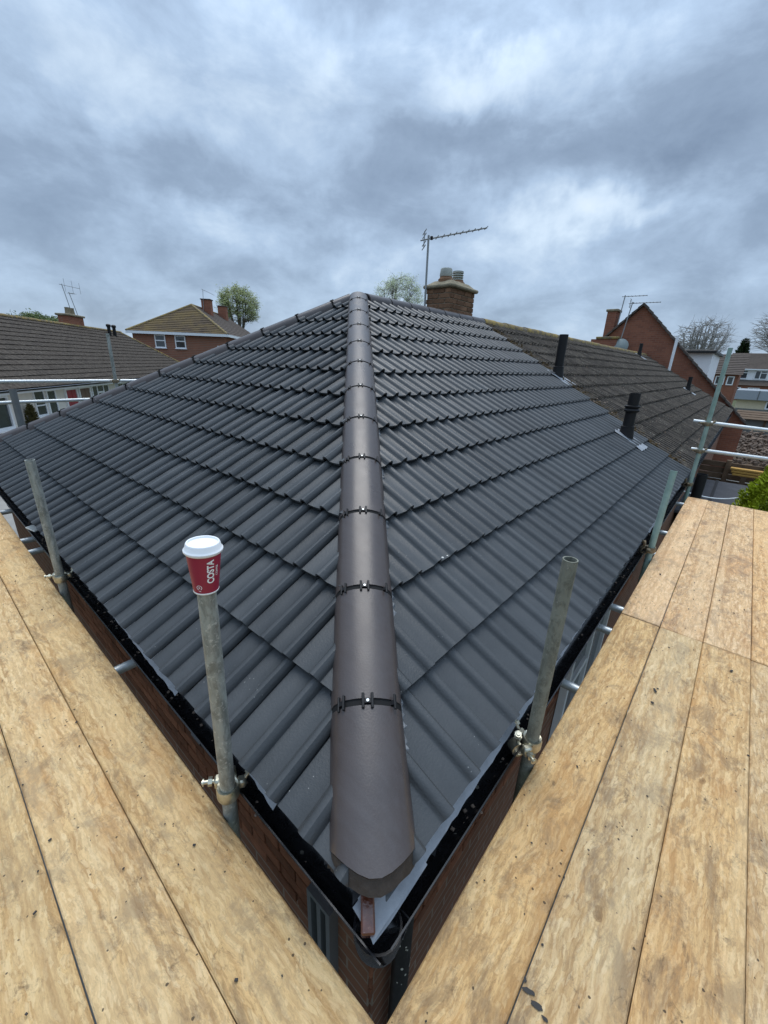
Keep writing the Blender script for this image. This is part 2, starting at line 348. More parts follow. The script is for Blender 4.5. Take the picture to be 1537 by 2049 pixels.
# ------------------------------------------------------------------ the setting
GZ = -2.45
gm = MB(); gm.add([(-600, -600, GZ), (900, -600, GZ), (900, 900, GZ), (-600, 900, GZ)], [(0, 1, 2, 3)])
tag(gm.build('ground', 'grass', fixn=False), kind='structure')
pm = MB(); pm.box((-1.6, -1.7, GZ - .05), (20, .2, GZ + .02)); pm.box((-1.6, .2, GZ - .05), (.2, 4.0, GZ + .02)); pm.box((-14, 9.5, GZ - .05), (12, 21, GZ + .02))
tag(pm.build('path', 'paving'), kind='structure')

# ------------------------------------------------------------------ the newly tiled bungalow
A = 3.456; TB = math.tan(R(29.91)); CB = math.cos(R(29.91)); SB = math.sin(R(29.91)); XN = 6.35; ZR = A * TB
EX, EY = .026, .006
bung = thing('bungalow', 'brick bungalow corner under a newly laid dark grey interlocking tile hip roof', 'house', loc=(0, 0, GZ))

PROF = [(-.014, -.014), (-.001, -.014), (.0005, 0), (.045, -.0015), (.092, .0), (.099, .004), (.104, .013), (.112, .025), (.124, .031), (.137, .0305), (.148, .021), (.1545, .010), (.157, .0), (.195, -.0015), (.236, .0), (.243, .004), (.248, .013), (.256, .025), (.268, .031), (.280, .0305), (.289, .021), (.294, .011)]
TL, TH = .425, .013
def tile_mesh(name, m, sag=0, g=.33, tilt=.045, jit=0, prof=PROF):
    b = MB(); n = len(prof); rows = []
    for v_ in (0, TL):
        for dz in (0, -TH):
            rows.append([(u + (random.uniform(-jit, jit) if jit else 0), v_ + (random.uniform(-jit, jit) if jit and v_ == 0 else 0), h + dz + tilt * (1 - v_ / TL)) for u, h in prof])
    v = sum(rows, []); f = []
    for i in range(n - 1):
        f.append((i, i + 1, 2 * n + i + 1, 2 * n + i)); f.append((n + i + 1, n + i, 3 * n + i, 3 * n + i + 1)); f.append((i + 1, i, n + i, n + i + 1))
    f += [(0, 2 * n, 3 * n, n), (n - 1, 2 * n - 1, 4 * n - 1, 3 * n - 1)]
    b.add(v, f); return b.mesh(name, m, True, True)
def face_frame(kind):
    if kind == 'R': return Vector((1, 0, 0)), Vector((0, CB, SB)), Vector((0, -SB, CB))
    return Vector((0, -1, 0)), Vector((CB, 0, SB)), Vector((-SB, 0, CB))
def lay(kind, me, u0, s0, origin, cuts, parent, name='roof_tile', dn=0):
    """one tile; cuts = list of (point, normal): material on the normal side goes"""
    U, V, N = face_frame(kind)
    o = origin + U * u0 + V * s0 + N * dn
    M = Matrix(((U.x, V.x, N.x, o.x), (U.y, V.y, N.y, o.y), (U.z, V.z, N.z, o.z), (0, 0, 0, 1)))
    cs = [M @ Vector((u, v_, 0)) for u in (-.014, .294) for v_ in (0, TL)]
    use = []
    for p, nrm in cuts:
        ds = [(q - p).dot(nrm) for q in cs]
        if min(ds) > -.03: return None
        if max(ds) > 0: use.append((p, nrm))
    if use:
        bm = bmesh.new(); bm.from_mesh(me); Mi = M.inverted()
        for p, nrm in use:
            bmesh.ops.bisect_plane(bm, geom=bm.verts[:] + bm.edges[:] + bm.faces[:], plane_co=Mi @ p, plane_no=(Mi.to_3x3() @ nrm), clear_outer=True)
        if not bm.faces: bm.free(); return None
        m2 = bpy.data.meshes.new('cut_tile'); bm.to_mesh(m2); bm.free(); m2.materials.append(me.materials[0]) if not m2.materials else None
        m2.polygons.foreach_set('use_smooth', [True] * len(m2.polygons)); m2.set_sharp_from_angle(angle=R(38)); me = m2
    # tiny natural misalignment
    M = M @ Matrix.Translation((random.uniform(-.0008, .0008), random.uniform(-.002, .002), random.uniform(0, .001))) @ Matrix.Rotation(random.uniform(-.002, .002), 4, 'Z')
    return link(name, me, parent, M=M)
new_tile = tile_mesh('roof_tile', 'tile_grey')

# slopes: the felted deck under the tiles
def deck(name, pts, m='felt', parent=bung):
    b = MB(); b.add(pts, [tuple(range(len(pts)))]); return b.build(name, m, parent, fixn=False)
D = -.02
slopeL = deck('roof_slope', [(EX + .06, EX + .06, EX * TB + D), (A, A, ZR + D), (EX + .06, 2 * A, EX * TB + D)])
slopeR = deck('roof_slope', [(0, .05, D + .03), (XN, .05, D + .03), (XN, A, ZR + D), (A, A, ZR + D)])
deck('roof_slope', [(A, A, ZR + D), (XN, A, ZR + D), (XN, 2 * A, D), (0, 2 * A, D)], 'tile_grey')
INV[slopeL.name] = Matrix.Translation((0, 0, -GZ)) @ Matrix.Translation((0, 0, GZ)); INV[slopeR.name] = INV[slopeL.name]
H = .045
cutR = [(Vector((0, 0, 0)), Vector((-1, 1, 0)).normalized()), (Vector((0, A - .02, 0)), Vector((0, 1, 0)))]
cutR[0] = (cutR[0][0] + Vector((1, -1, 0)).normalized() * H, cutR[0][1])
cutL = [(Vector((0, 0, 0)) + Vector((-1, 1, 0)).normalized() * H, Vector((1, -1, 0)).normalized()), (Vector((0, 2 * A, 0)) + Vector((-1, -1, 0)).normalized() * .06, Vector((1, 1, 0)).normalized())]
NC = 12
gR = (A - EY) / CB / NC; gL = (A - EX) / CB / NC
for k in range(NC):
    s0 = k * gR
    for j in range(1, 24):
        lay('R', new_tile, XN - .3 * j, s0, Vector((0, EY, EY * TB)), cutR, slopeR)
    for j in range(0, 26):
        lay('L', new_tile, -(.06 + .3 * j), k * gL, Vector((EX, 0, EX * TB)), cutL, slopeL)

# hip and ridge cappings
HP = [(-.120, -.070), (-.116, -.035), (-.108, -.008), (-.092, .014), (-.070, .030), (-.042, .040), (-.015, .045), (.015, .045), (.042, .040), (.070, .030), (.092, .014), (.108, -.008), (.116, -.035), (.120, -.070)]
HI = [(u * .88, w - .014) for u, w in reversed(HP)]
def cap_frame(a, b):
    d = (b - a).normalized(); X = d.cross(Vector((0, 0, 1))).normalized(); Y = X.cross(d); return d, X, Y
def capping(a, b, n, name, first_end=False, L=None, lift=.04, mat_='hip_grey', clips=True, sweep_out=0):
    """n cappings from a (low) to b (high), each with a dark joint strip and clips at its upper end"""
    d, X, Y = cap_frame(a, b); L = L or (b - a).length / n; tot = (b - a).length
    for i in range(n):
        lat = (lambda s_: .007 + .012 * max(0, 1 - s_ / .55)) if first_end else (lambda s_: 0)
        l0, l1 = X * lat(L * i), X * lat(L * (i + 1))
        p0 = a + d * (L * i + (.004 if i else -sweep_out)) + Y * lift; p1 = a + d * min(L * (i + 1) - .018, tot) + Y * lift + l1; p0 = p0 + l0
        mb = MB()
        if i == 0 and first_end:                       # mitred lower end of the starter hip
            ring = HP + HI; A_ = []
            for u, w in ring:
                k = (abs(u) / .12) ** 1.7
                A_.append(p0 + X * u + Y * w + d * (.075 * k))
            B_ = [p1 + X * u + Y * w for u, w in ring]; m_ = len(ring)
            mb.add(A_ + B_, [(q, (q + 1) % m_, m_ + (q + 1) % m_, m_ + q) for q in range(m_)])
            h_ = len(HP)
            mb.f += [(q, q + 1, m_ - 2 - q, m_ - 1 - q) for q in range(h_ - 1)]
            bd = MB(); K = len(HP); dn = Vector((0, 0, -.026)) - d * .022
            top = [A_[q] + d * .004 - Vector((0, 0, .012)) for q in range(K)]; bd.add(top + [q + dn + X * random.uniform(-.003, .003) + Vector((0, 0, random.uniform(-.004, .004))) for q in top], [(q, q + 1, K + q + 1, K + q) for q in range(K - 1)]); bd.build('hip_end_bedding', 'bedding', bung, fixn=False)
        else:
            mb.extrude(HP + HI, p0, p1, X, Y)
        t = mb.build(name, mat_, bung, True)
        INV[t.name] = INV[bung.name] if False else Matrix()
        if i < n - 1:
            s = MB(); c0 = a + d * (L * (i + 1) - .030) + Y * (lift - .005) + l1; c1 = a + d * (L * (i + 1) + .016) + Y * (lift - .005) + l1
            s.extrude(HP + HI, c0, c1, X, Y); child(s.build('joint_strip', 'rubber', None, True), t)
            if clips:
                for u, hh, rot in ((0, .046, 0), (-.082, .024, .75), (.082, .024, -.75)):
                    cm = MB(); c = a + d * (L * (i + 1) - .007) + Y * (lift + hh) + X * u + l1
                    Xr = X * math.cos(rot) + Y * -math.sin(rot) * 1; Yr = X.cross(d) * 0 + (Y * math.cos(rot) + X * math.sin(rot))
                    Xr = (X * math.cos(rot) - Y * math.sin(rot)) if rot <= 0 else (X * math.cos(rot) + Y * math.sin(rot) * 1)
                    Yr = Xr.cross(d)
                    if Yr.dot(Y) < 0: Yr = -Yr
                    M = Matrix(((Xr.x, d.x, Yr.x, c.x), (Xr.y, d.y, Yr.y, c.y), (Xr.z, d.z, Yr.z, c.z), (0, 0, 0, 1)))
                    sx_ = .7 if rot else 1
                    cm.cbox((-.019 * sx_, -.022, -.004), (-.010 * sx_, .026, .007), .002, M); cm.cbox((.010 * sx_, -.022, -.004), (.019 * sx_, .026, .007), .002, M); cm.box((-.0105 * sx_, -.006, -.004), (.0105 * sx_, .008, .005), M)
                    ck = child(cm.build('joint_clip', 'plastic_black'), t)
                    if rot == 0:
                        sm = MB(); sm.tube(M @ Vector((0, .001, .003)), M @ Vector((0, .001, .0075)), .0050, n=10); child(sm.build('screw', 'galv_bright'), t)
def child(o, parent):
    M = o.matrix_world.copy(); o.parent = parent; return o
ha = Vector((A, A, ZR)); hb = ha.normalized() * .05
capping(hb, ha + Vector((-.02, -.02, -.011)), 12, 'hip_tile', True, L=.45, sweep_out=-.022)
capping(Vector((.02, 2 * A - .02, .01)), ha + Vector((-.05, .05, -.03)), 12, 'hip_tile', False, L=.45)
capping(Vector((XN + .1, A, ZR - .012)), Vector((A + .09, A, ZR - .012)), 7, 'ridge_tile', False, clips=False)
# mortar-bedded apex under the three cappings
ap = MB(); ap.lathe([(.10, -.06), (.09, .02), (.06, .058), (.0, .07)], 14, Matrix.Translation((A, A, ZR))); ap.build('apex_cap', 'hip_grey', bung, True)
# solid end under starter hip
d, X, Y = cap_frame(hb, ha)
en = MB(); pe = hb + d * .085 + Y * .04 + X * .017
en.extrude(HI, pe, pe + d * .06, X, Y); en.build('hip_end_bedding', 'bedding', bung)
# crinkled dry-hip roll squeezed out along both edges of the main hip
for sgn in (1, -1):
    mb = MB(); L = (ha - hb).length; N = 420; rows = []
    for i in range(N):
        s_ = .07 + (L - .12) * i / (N - 1); base = hb + d * s_
        wv = .006 * math.sin(i * 2.1) + .006 * random.uniform(-1, 1)
        o1 = .126 + max(0, wv) * .9 + (.003 if sgn > 0 else 0)
        base = base + X * (.007 + .012 * max(0, 1 - s_ / .55))
        rows.append([base + X * sgn * .10 + Y * (-.020), base + X * sgn * (o1 - .008) + Y * (-.028 + random.uniform(-.004, .006)), base + X * sgn * o1 + Y * (-.040 + wv * .6)])
    for i in range(N - 1):
        k = len(mb.v); mb.v += [tuple(q) for q in rows[i] + rows[i + 1]]; mb.f += [(k, k + 1, k + 4, k + 3), (k + 1, k + 2, k + 5, k + 4)]
    mb.build('hip_roll', 'hip_foil' if sgn > 0 else 'felt', bung, fixn=False)
# stained hip rafter foot poking out under the end capping
rf = MB(); M = Matrix.Translation(Vector((-.012, -.015, -.018))) @ Matrix.Rotation(R(45), 4, 'Z') @ Matrix.Rotation(R(-18), 4, 'Y')
rf.cbox((.006, -.017, -.03), (.12, .017, .012), .004, M); rf.build('rafter_foot', 'stained_timber', bung)

# eaves: trays, fascias, gutters, walls
def ragged_strip(name, m, along, length, start, depth0, depth1, z0, z1, side):
    mb = MB(); N = int(length / .03); rows = []
    for i in range(N + 1):
        t = start + length * i / N; j = random.uniform(-.002, .002); fade = 1 - .55 * (i / N)
        a0 = depth0; a1 = depth0 + (depth1 - depth0) * fade + j
        P0 = (t, a0, z0) if side == 'R' else (a0, t, z0); P1 = (t, a1, z1 + j) if side == 'R' else (a1, t, z1 + j)
        rows.append((P0, P1))
    for i in range(N):
        k = len(mb.v); mb.v += [rows[i][0], rows[i][1], rows[i + 1][1], rows[i + 1][0]]; mb.f += [(k, k + 1, k + 2, k + 3)]
    return mb.build(name, m, bung, fixn=False)
ragged_strip('eave_tray', 'eave_tray', 'x', 2.9, .0, .05, -.020, .0, -.040, 'R')
ragged_strip('eave_tray', 'eave_tray', 'x', 1.9, 3.6, .05, -.012, .0, -.043, 'R')
ragged_strip('eave_tray', 'eave_tray', 'y', .34, .42, .08, .0225, .0, -.046, 'L')
ragged_strip('eave_tray', 'eave_tray', 'y', 1.5, 1.1, .08, .019, .0, -.046, 'L')
tri = MB(); tri.add([(.10, .10, .0), (.045, .085, -.034), (.022, .035, -.050), (.004, -.018, -.062), (.06, -.026, -.046), (.22, -.024, -.040), (.24, .06, -.005)], [(0, 1, 2), (0, 2, 3), (0, 3, 4), (0, 4, 5), (0, 5, 6)]); tri.build('corner_tray', 'eave_tray', bung, fixn=False)

def gutter(side, lo, hi, lipc):
    """half-round gutter; lipc = centre coordinate across"""
    n = 12; r = .056; zc_ = -.098
    pr = [(math.cos(math.pi + math.pi * i / n) * r, math.sin(math.pi + math.pi * i / n) * r) for i in range(n + 1)]
    pr = [(-r - .004, .003), (-r - .004, -.003)] + pr[1:-1] + [(r + .004, -.003), (r + .004, .003)]
    inn = [(u * .93, w * .93 + .001) for u, w in reversed(pr)]
    a, b = ((lo, lipc, zc_), (hi, lipc, zc_)) if side == 'R' else ((lipc, lo, zc_), (lipc, hi, zc_))
    X_ = Vector((0, 1, 0)) if side == 'R' else Vector((1, 0, 0))
    mb = MB(); mb.extrude(pr + inn, a, b, X_, Vector((0, 0, 1))); o = mb.build('gutter', 'gutter_black', bung, True)
    for t in [lo + .9 + 1.85 * i for i in range(int((hi - lo) / 1.85))]:
        k = MB(); po = [(u * 1.06, w * 1.06 - .001) for u, w in pr]; pi = [(u * .99, w * .99) for u, w in reversed(pr)]
        aa, bb = ((t, lipc, zc_), (t + .07, lipc, zc_)) if side == 'R' else ((lipc, t, zc_), (lipc, t + .07, zc_))
        k.extrude(po + pi, aa, bb, X_, Vector((0, 0, 1))); child(k.build('gutter_joint', 'gutter_black', None, True), o)
    # grit lying in the gutter
    gr = MB()
    for i in range(90 if side == 'L' else 60):
        t = random.uniform(lo + .2, min(hi, 4.2)); u = random.gauss(-.01, .018); q = (t, lipc + u, zc_ - .047) if side == 'R' else (lipc + u, t, zc_ - .047)
        s_ = random.uniform(.002, .006); gr.cbox((-s_, -s_, -.001), (s_, s_ * 1.3, s_), s_ * .3, Matrix.Translation(q) @ Matrix.Rotation(random.uniform(0, 6), 4, 'Z'))
    tag(child(gr.build('gutter_grit', 'rubble'), o), kind='stuff')
    return o
LX, LY = .058, .010
gutter('L', LY - .056, 2 * A + .05, LX); gutter('R', LX - .02, 6.3, LY)
ga = MB(); ga.lathe([(.060, -.155), (.064, -.13), (.064, -.095), (.058, -.095), (.057, -.13), (.02, -.15)], 24, Matrix.Translation((LX - .004, LY, 0))); ga.build('gutter_angle', 'gutter_black', bung, True)
fa = MB(); fa.box((.135, .08, -.2), (.155, 2 * A, -.03)); fa.build('fascia', 'fascia_dark', bung)
fa = MB(); fa.box((.155, .08, -.2), (XN, .10, -.03)); fa.build('fascia', 'fascia_dark', bung)
WX, WY = .19, .135
def wall(side, lo, hi, brick_hi, gaps):
    if side == 'L': b_ = MB(); b_.box((WX + .012, lo, GZ), (WX + .25, hi, -.05))
    else: b_ = MB(); b_.box((lo, WY + .012, GZ), (hi, WY + .25, -.05))
    wl = b_.build('wall', 'brick_base', bung)
    bm_ = MB(); bm_.cbox((0, 0, 0), (.215, .016, .065), .003); me = bm_.mesh('brick', 'brick')
    bh = MB(); bh.cbox((0, 0, 0), (.1025, .016, .065), .003); mh = bh.mesh('brick', 'brick')
    for r_ in range(11):
        z = -.17 - .075 * (r_ + 1); t = lo + (.1125 if r_ % 2 else 0); 
        if r_ % 2: items = [(lo, mh)]
        else: items = []
        while t < brick_hi: items.append((t, me)); t += .225
        for t, mm in items:
            if any(a < t + .1 < b and z < zt for a, b, zt in gaps): continue
            jx = random.uniform(-.002, .002)
            if side == 'L': M = Matrix.Translation((WX + jx, t + .215 if mm is me else t + .1025, z)) @ Matrix.Rotation(R(-90), 4, 'Z')
            else: M = Matrix.Translation((t, WY + jx, z))
            o = bpy.data.objects.new('brick', mm); col.objects.link(o); o.parent = wl; o.matrix_world = M; o.matrix_parent_inverse = Matrix()
    return wl
wallL = wall('L', WY, 2 * A - .2, 4.2, [(.22, .44, -.66)]); wallR = wall('R', WX + .0, XN, 4.6, [(2.2, 3.3, -.52)])
def window(parent, side_pt, U, Nn, w_, h_, m='upvc', bars=(), hb_=(), glass='glass', f=.055, dep=.05, sill=False, name='window'):
    """casement: frame proud of the wall, glazing set back"""
    Z = Vector((0, 0, 1)); M = Matrix(((U.x, Nn.x, 0, side_pt.x), (U.y, Nn.y, 0, side_pt.y), (0, 0, 1, side_pt.z), (0, 0, 0, 1)))
    fr = MB(); fr.box((0, 0, 0), (f, dep, h_), M); fr.box((w_ - f, 0, 0), (w_, dep, h_), M); fr.box((f, 0, 0), (w_ - f, dep, f), M); fr.box((f, 0, h_ - f), (w_ - f, dep, h_), M)
    for x in bars: fr.box((x - f / 2, .002, f), (x + f / 2, dep - .002, h_ - f), M)
    for x0, x1, z in hb_: fr.box((x0, .003, z - f / 2), (x1, dep - .003, z + f / 2), M)
    if sill: fr.box((-.06, 0, -.06), (w_ + .06, dep + .06, -.001), M)
    o = fr.build(name, m, parent)
    gl = MB(); gl.box((f * .5, .008, f * .5), (w_ - f * .5, .022, h_ - f * .5), M); child(gl.build('pane', glass), o)
    return o
window(bung, Vector((2.25, WY + .006, -1.75)), Vector((1, 0, 0)), Vector((0, -1, 0)), 1.1, 1.25, bars=(.55,), hb_=((.05, .5, .8),))
window(bung, Vector((WX + .006, .44, -1.7)), Vector((0, -1, 0)), Vector((-1, 0, 0)), .13, 1.06, 'frame_dark', bars=(.065,), f=.022)
dp = MB(); dp.tube((.30, WY - .05, -2.4), (.30, WY - .05, -.42), .034, n=16); dp.tube((.30, WY - .05, -.42), (.34, LY, -.15), .034, n=16); o = dp.build('downpipe', 'plastic_black', bung, True)
sp_ = MB()
for i in range(26):
    a = random.uniform(3.4, 5.6); z = random.uniform(-.95, -.42); r0 = random.uniform(.002, .007)
    c = Vector((.30 + .0345 * math.cos(a), WY - .05 + .0345 * math.sin(a), z)); n_ = Vector((math.cos(a), math.sin(a), 0)); t_ = Vector((-math.sin(a), math.cos(a), 0))
    sp_.add([c + t_ * r0 * math.cos(q) + Vector((0, 0, 1.6 * r0 * math.sin(q))) + n_ * .0006 for q in [i2 * 1.05 for i2 in range(6)]], [(0, 1, 2, 3, 4, 5)])
tag(child(sp_.build('paint_splash', 'chip_white', fixn=False), o), kind='stuff')

# chimney stack with bricks, flaunching and pots
chx0, chx1, chy0, chy1, chz = 5.73, 6.49, 3.63, 4.10, 2.45
ch = MB(); ch.box((chx0 + .012, chy0 + .012, 1.6), (chx1 - .012, chy1 - .012, chz)); chim = ch.build('chimney', 'mortar', bung)
bw = {}
def bk(L_):
    k = round(L_, 3)
    if k not in bw: q = MB(); q.cbox((0, 0, 0), (L_, .014, .064), .004); bw[k] = q.mesh('brick', 'brick_chimney')
    return bw[k]
def brick_at(me, M, parent):
    o = bpy.data.objects.new('brick', me); col.objects.link(o); o.parent = parent; o.matrix_world = M; return o
for r_ in range(10):
    z = chz - .075 * (r_ + 1) + .004
    for face in ('y', 'x'):
        Lw = (chx1 - chx0) if face == 'y' else (chy1 - chy0); t = 0; first = (r_ + (face == 'x')) % 2
        while t < Lw - .02:
            L_ = (.1025 if (t == 0 and first) else .215); L_ = min(L_, Lw - t)
            if face == 'y': M = Matrix.Translation((chx0 + t, chy0 + random.uniform(-.002, .002), z))
            else: M = Matrix.Translation((chx0 + random.uniform(-.002, .002), chy0 + t + L_, z)) @ Matrix.Rotation(R(-90), 4, 'Z')
            brick_at(bk(L_), M, chim); t += L_ + .01
cp = MB(); cp.cbox((chx0 - .05, chy0 - .05, chz), (chx1 + .05, chy1 + .05, chz + .055), .018)
bm = bmesh.new(); bmesh.ops.create_cube(bm, size=1)
for q in bm.verts:
    k = .35 if q.co.z > 0 else .52; q.co = Vector(((chx0 + chx1) / 2 + q.co.x * 2 * k * (chx1 - chx0), (chy0 + chy1) / 2 + q.co.y * 2 * k * (chy1 - chy0), chz + .05 + (.075 if q.co.z > 0 else 0)))
bm.verts.index_update(); cp.add([q.co for q in bm.verts], [[x.index for x in q.verts] for q in bm.faces]); bm.free()
child(cp.build('chimney_cap', 'concrete_cap', None, True), chim)
for cx_, hgt, vent in ((5.93, .11, 0), (6.29, .09, 1)):
    pt = MB(); pt.lathe([(.125, 0), (.125, .05), (.115, .06), (.10, .07), (.098, hgt), (.085, hgt)], 20, Matrix.Translation((cx_, 3.87, chz + .10))); po_ = child(pt.build('chimney_pot', 'pot_clay', None, True), chim)
    hd = MB(); z0 = chz + .10 + hgt
    if not vent: hd.lathe([(.10, -.02), (.105, .0), (.095, .085), (.085, .10), (.0, .105)], 20, Matrix.Translation((cx_, 3.87, z0)))
    else:
        for zz in (0, .035, .07, .105): hd.lathe([(.09, zz), (.096, zz + .004), (.09, zz + .018), (.06, zz + .02)], 20, Matrix.Translation((cx_, 3.87, z0)))
        hd.lathe([(.07, 0), (.07, .12), (.092, .125), (.092, .135), (0, .14)], 16, Matrix.Translation((cx_, 3.87, z0)))
    child(hd.build('pot_cowl', 'cowl', None, True), chim)

# soil vents through the roofs
def vent(x, y, h, r, parent, cap=True, lead_side=True, slate='lead'):
    z = y * TB
    mb = MB(); mb.lathe([(r * 1.6, -.05), (r * 1.4, .06), (r * 1.22, .14), (r * 1.22, .18), (r, .185), (r, h - .02)], 20, Matrix.Translation((x, y, z))); o = mb.build('vent_pipe', 'plastic_black', parent, True)
    if cap:
        k = MB(); k.lathe([(r * 1.02, h - .24), (r * 1.3, h - .235), (r * 1.42, h - .215), (r * 1.3, h - .20), (r * 1.15, h - .19), (r * 1.42, h - .175), (r * 1.42, h - .16), (r * .95, h - .15), (r * .95, h), (r * .75, h), (r * .75, h - .1)], 20, Matrix.Translation((x, y, z))); child(k.build('vent_cowl', 'plastic_black', None, True), o)
    fl = MB(); N = 7; pts = []
    for i in range(N + 1):
        for j in range(3):
            u = -.20 + .42 * i / N; s_ = -.30 + .22 * j; yy = y + s_ * CB; zz = yy * TB + .062 + .012 * math.sin(i * 2.3 + j * 1.7) ; pts.append((x + u, yy, zz))
    fl.add(pts, [(i * 3 + j, (i + 1) * 3 + j, (i + 1) * 3 + j + 1, i * 3 + j + 1) for i in range(N) for j in range(2)])
    child(fl.build('flashing', slate, None, True, fixn=False), o)
    return o
vent(5.80, .74, .60, .066, bung)

# ------------------------------------------------------------------ the adjoining old bungalow
old = thing('bungalow', 'old terraced bungalow with mossy brown-grey tiles adjoining the new dark roof', 'house', loc=(13, 3, GZ))
XO = 20.9
oslope = deck('roof_slope', [(XN, .02, D), (XO, .02, D), (XO, A, ZR + D), (XN, A, ZR + D)], 'felt', old); INV[oslope.name] = Matrix()
oslope.matrix_parent_inverse = INV[old.name]
olds = [tile_mesh('roof_tile', 'tile_old', jit=.006, tilt=.042) for _ in range(6)]
rest = MB(); cand = []
for k in range(NC):
    for j in range(int((XO - XN) / .3)):
        cand.append((k, XN + .3 * j, k * gR))
cand.sort(key=lambda q: (Vector((q[1], q[2] * CB, q[2] * SB)) - CAM).length)
nopen = 0
for i, (k, x, s0) in enumerate(cand):
    if i < 300:
        U, V, N = face_frame('R'); o = Vector((0, EY, EY * TB)) + U * x + V * s0 + N * random.uniform(0, .006)
        M = Matrix(((U.x, V.x, N.x, o.x), (U.y, V.y, N.y, o.y), (U.z, V.z, N.z, o.z), (0, 0, 0, 1))) @ Matrix.Rotation(random.uniform(-.012, .012), 4, 'Z')
        t = link('roof_tile', random.choice(olds), None, M=M); t.parent = oslope
    else:
        U, V, N = face_frame('R'); o = Vector((0, EY, EY * TB)) + U * x + V * s0 + N * random.uniform(0, .006); me = random.choice(olds)
        rest.add([o + U * q.co.x + V * q.co.y + N * q.co.z for q in me.vertices], [tuple(p.vertices) for p in me.polygons])
t = rest.build('far_roof_tiles', 'tile_old', None, True); t.parent = oslope; tag(t, kind='stuff')
deck('roof_slope', [(XN, A, ZR + D), (XO, A, ZR + D), (XO, 2 * A, D), (XN, 2 * A, D)], 'tile_old', old)
i = 0; x = XN + .12
while x < XO - .1:
    mb = MB(); dz = random.uniform(-.006, .006); L_ = min(.45, XO - x)
    mb.extrude(HP + HI, (x, A, ZR + .03 + dz), (x + L_ - .01, A, ZR + .03 + dz + random.uniform(-.005, .005)), Vector((0, 1, 0)), Vector((0, 0, 1))); mb.build('ridge_tile', 'ridge_lichen', old, True); x += .45
ow_ = MB(); ow_.box((XN + .01, WY, GZ), (XO, WY + .3, -.05)); ow_.build('wall', 'brick_base', old)
og = MB(); og.extrude([(-.056, 0), (-.04, -.04), (0, -.056), (.04, -.04), (.056, 0), (.05, 0), (0, -.05), (-.05, 0)], (6.32, LY, -.098), (XO, LY, -.098), Vector((0, 1, 0)), Vector((0, 0, 1))); og.build('gutter', 'gutter_black', old, True)
vent(6.42, 1.98, .66, .064, old, cap=False); vent(18.6, 3.22, .5, .06, old, cap=False); vent(17.2, 1.27, .5, .06, old, cap=False)
# crumbled moss and mortar left along the line where old meets new
ms = MB()
for i in range(650):
    s_ = random.random(); y = .1 + s_ * (A - .2); x = XN + .02 + abs(random.gauss(0, .16)); r0 = random.uniform(.006, .022) * (1.2 if random.random() < .15 else 1)
    z = y * TB + .045 + (.012 if random.random() < .4 else 0)
    ms.cbox((-r0, -r0 * .8, -r0 * .5), (r0, r0 * .8, r0 * .6), r0 * .35, Matrix.Translation((x, y, z)) @ Matrix.Rotation(random.uniform(0, 6), 4, Vector((random.random(), random.random(), 1)).normalized()))
tag(ms.build('moss_debris', 'moss'), 'brown crumbs of moss and mortar along the joint of old and new roof', 'debris', kind='stuff')
ms = MB()
for i in range(500):
    y = .1 + random.random() * (A - .2); x = XN + random.random() ** 1.6 * 9; r0 = random.uniform(.006, .016)
    ms.cbox((-r0, -r0, -r0 * .5), (r0, r0, r0 * .5), r0 * .35, Matrix.Translation((x, y, y * TB + .05)) @ Matrix.Rotation(random.uniform(0, 6), 4, Vector((random.random(), random.random(), 1)).normalized()))
tag(ms.build('lichen_crumbs', 'rubble'), 'pale lichen and mortar crumbs scattered over the old tiled roof', 'debris', kind='stuff')

# ------------------------------------------------------------------ television aerials
def aerial(label, base, top, boom_dir, boom_len, els, r=.012, el_len=.2, reflector=True, tilt=Vector((0, 0, 0)), group='television aerials', up_el=False):
    base = Vector(base); top = Vector(top); o = thing('television_aerial', label, 'aerial', group, loc=base)
    m = MB(); m.tube(base, top, r * 1.2, n=8); m.build('mast', 'aerial_metal', o, True)
    bd = Vector(boom_dir).normalized(); a = top - bd * (.12 * boom_len) - Vector((0, 0, .05)); b = a + bd * boom_len
    m = MB(); m.tube(a, b, r * .8, n=8); m.build('boom', 'aerial_metal', o, True)
    sd_ = bd.cross(Vector((0, 0, 1))).normalized() if not up_el else Vector((0, 0, 1))
    for i in range(els):
        c = a + bd * boom_len * (.25 + .74 * i / max(1, els - 1)); l_ = el_len * (1 - .25 * i / els)
        m = MB(); m.tube(c - sd_ * l_ / 2, c + sd_ * l_ / 2, r * .5, n=6); m.build('element', 'aerial_metal', o)
    if reflector:
        for dz in (.10, .05, -.05, -.10):
            m = MB(); c = a + bd * .06 + Vector((0, 0, dz)) * (el_len / .2); m.tube(c - sd_ * el_len * .75, c + sd_ * el_len * .75, r * .5, n=6); m.build('reflector', 'aerial_metal', o)
        m = MB(); c = a + bd * .06; m.tube(c - Vector((0, 0, .11 * el_len / .2)), c + Vector((0, 0, .11 * el_len / .2)), r * .6, n=6); m.build('reflector_post', 'aerial_metal', o)
        m = MB(); m.cbox((-.02, -.02, -.02), (.02, .02, .03), .006, Matrix.Translation(a + bd * .18)); m.build('junction_box', 'plastic_black', o)
    return o
aerial('tall rooftop aerial with long toothed boom fixed to the brick chimney of the new roof', (5.68, 4.08, 2.02), (5.68, 4.09, 3.20), (.62, -.60, .19), 1.08, 9, r=.014, el_len=.21)

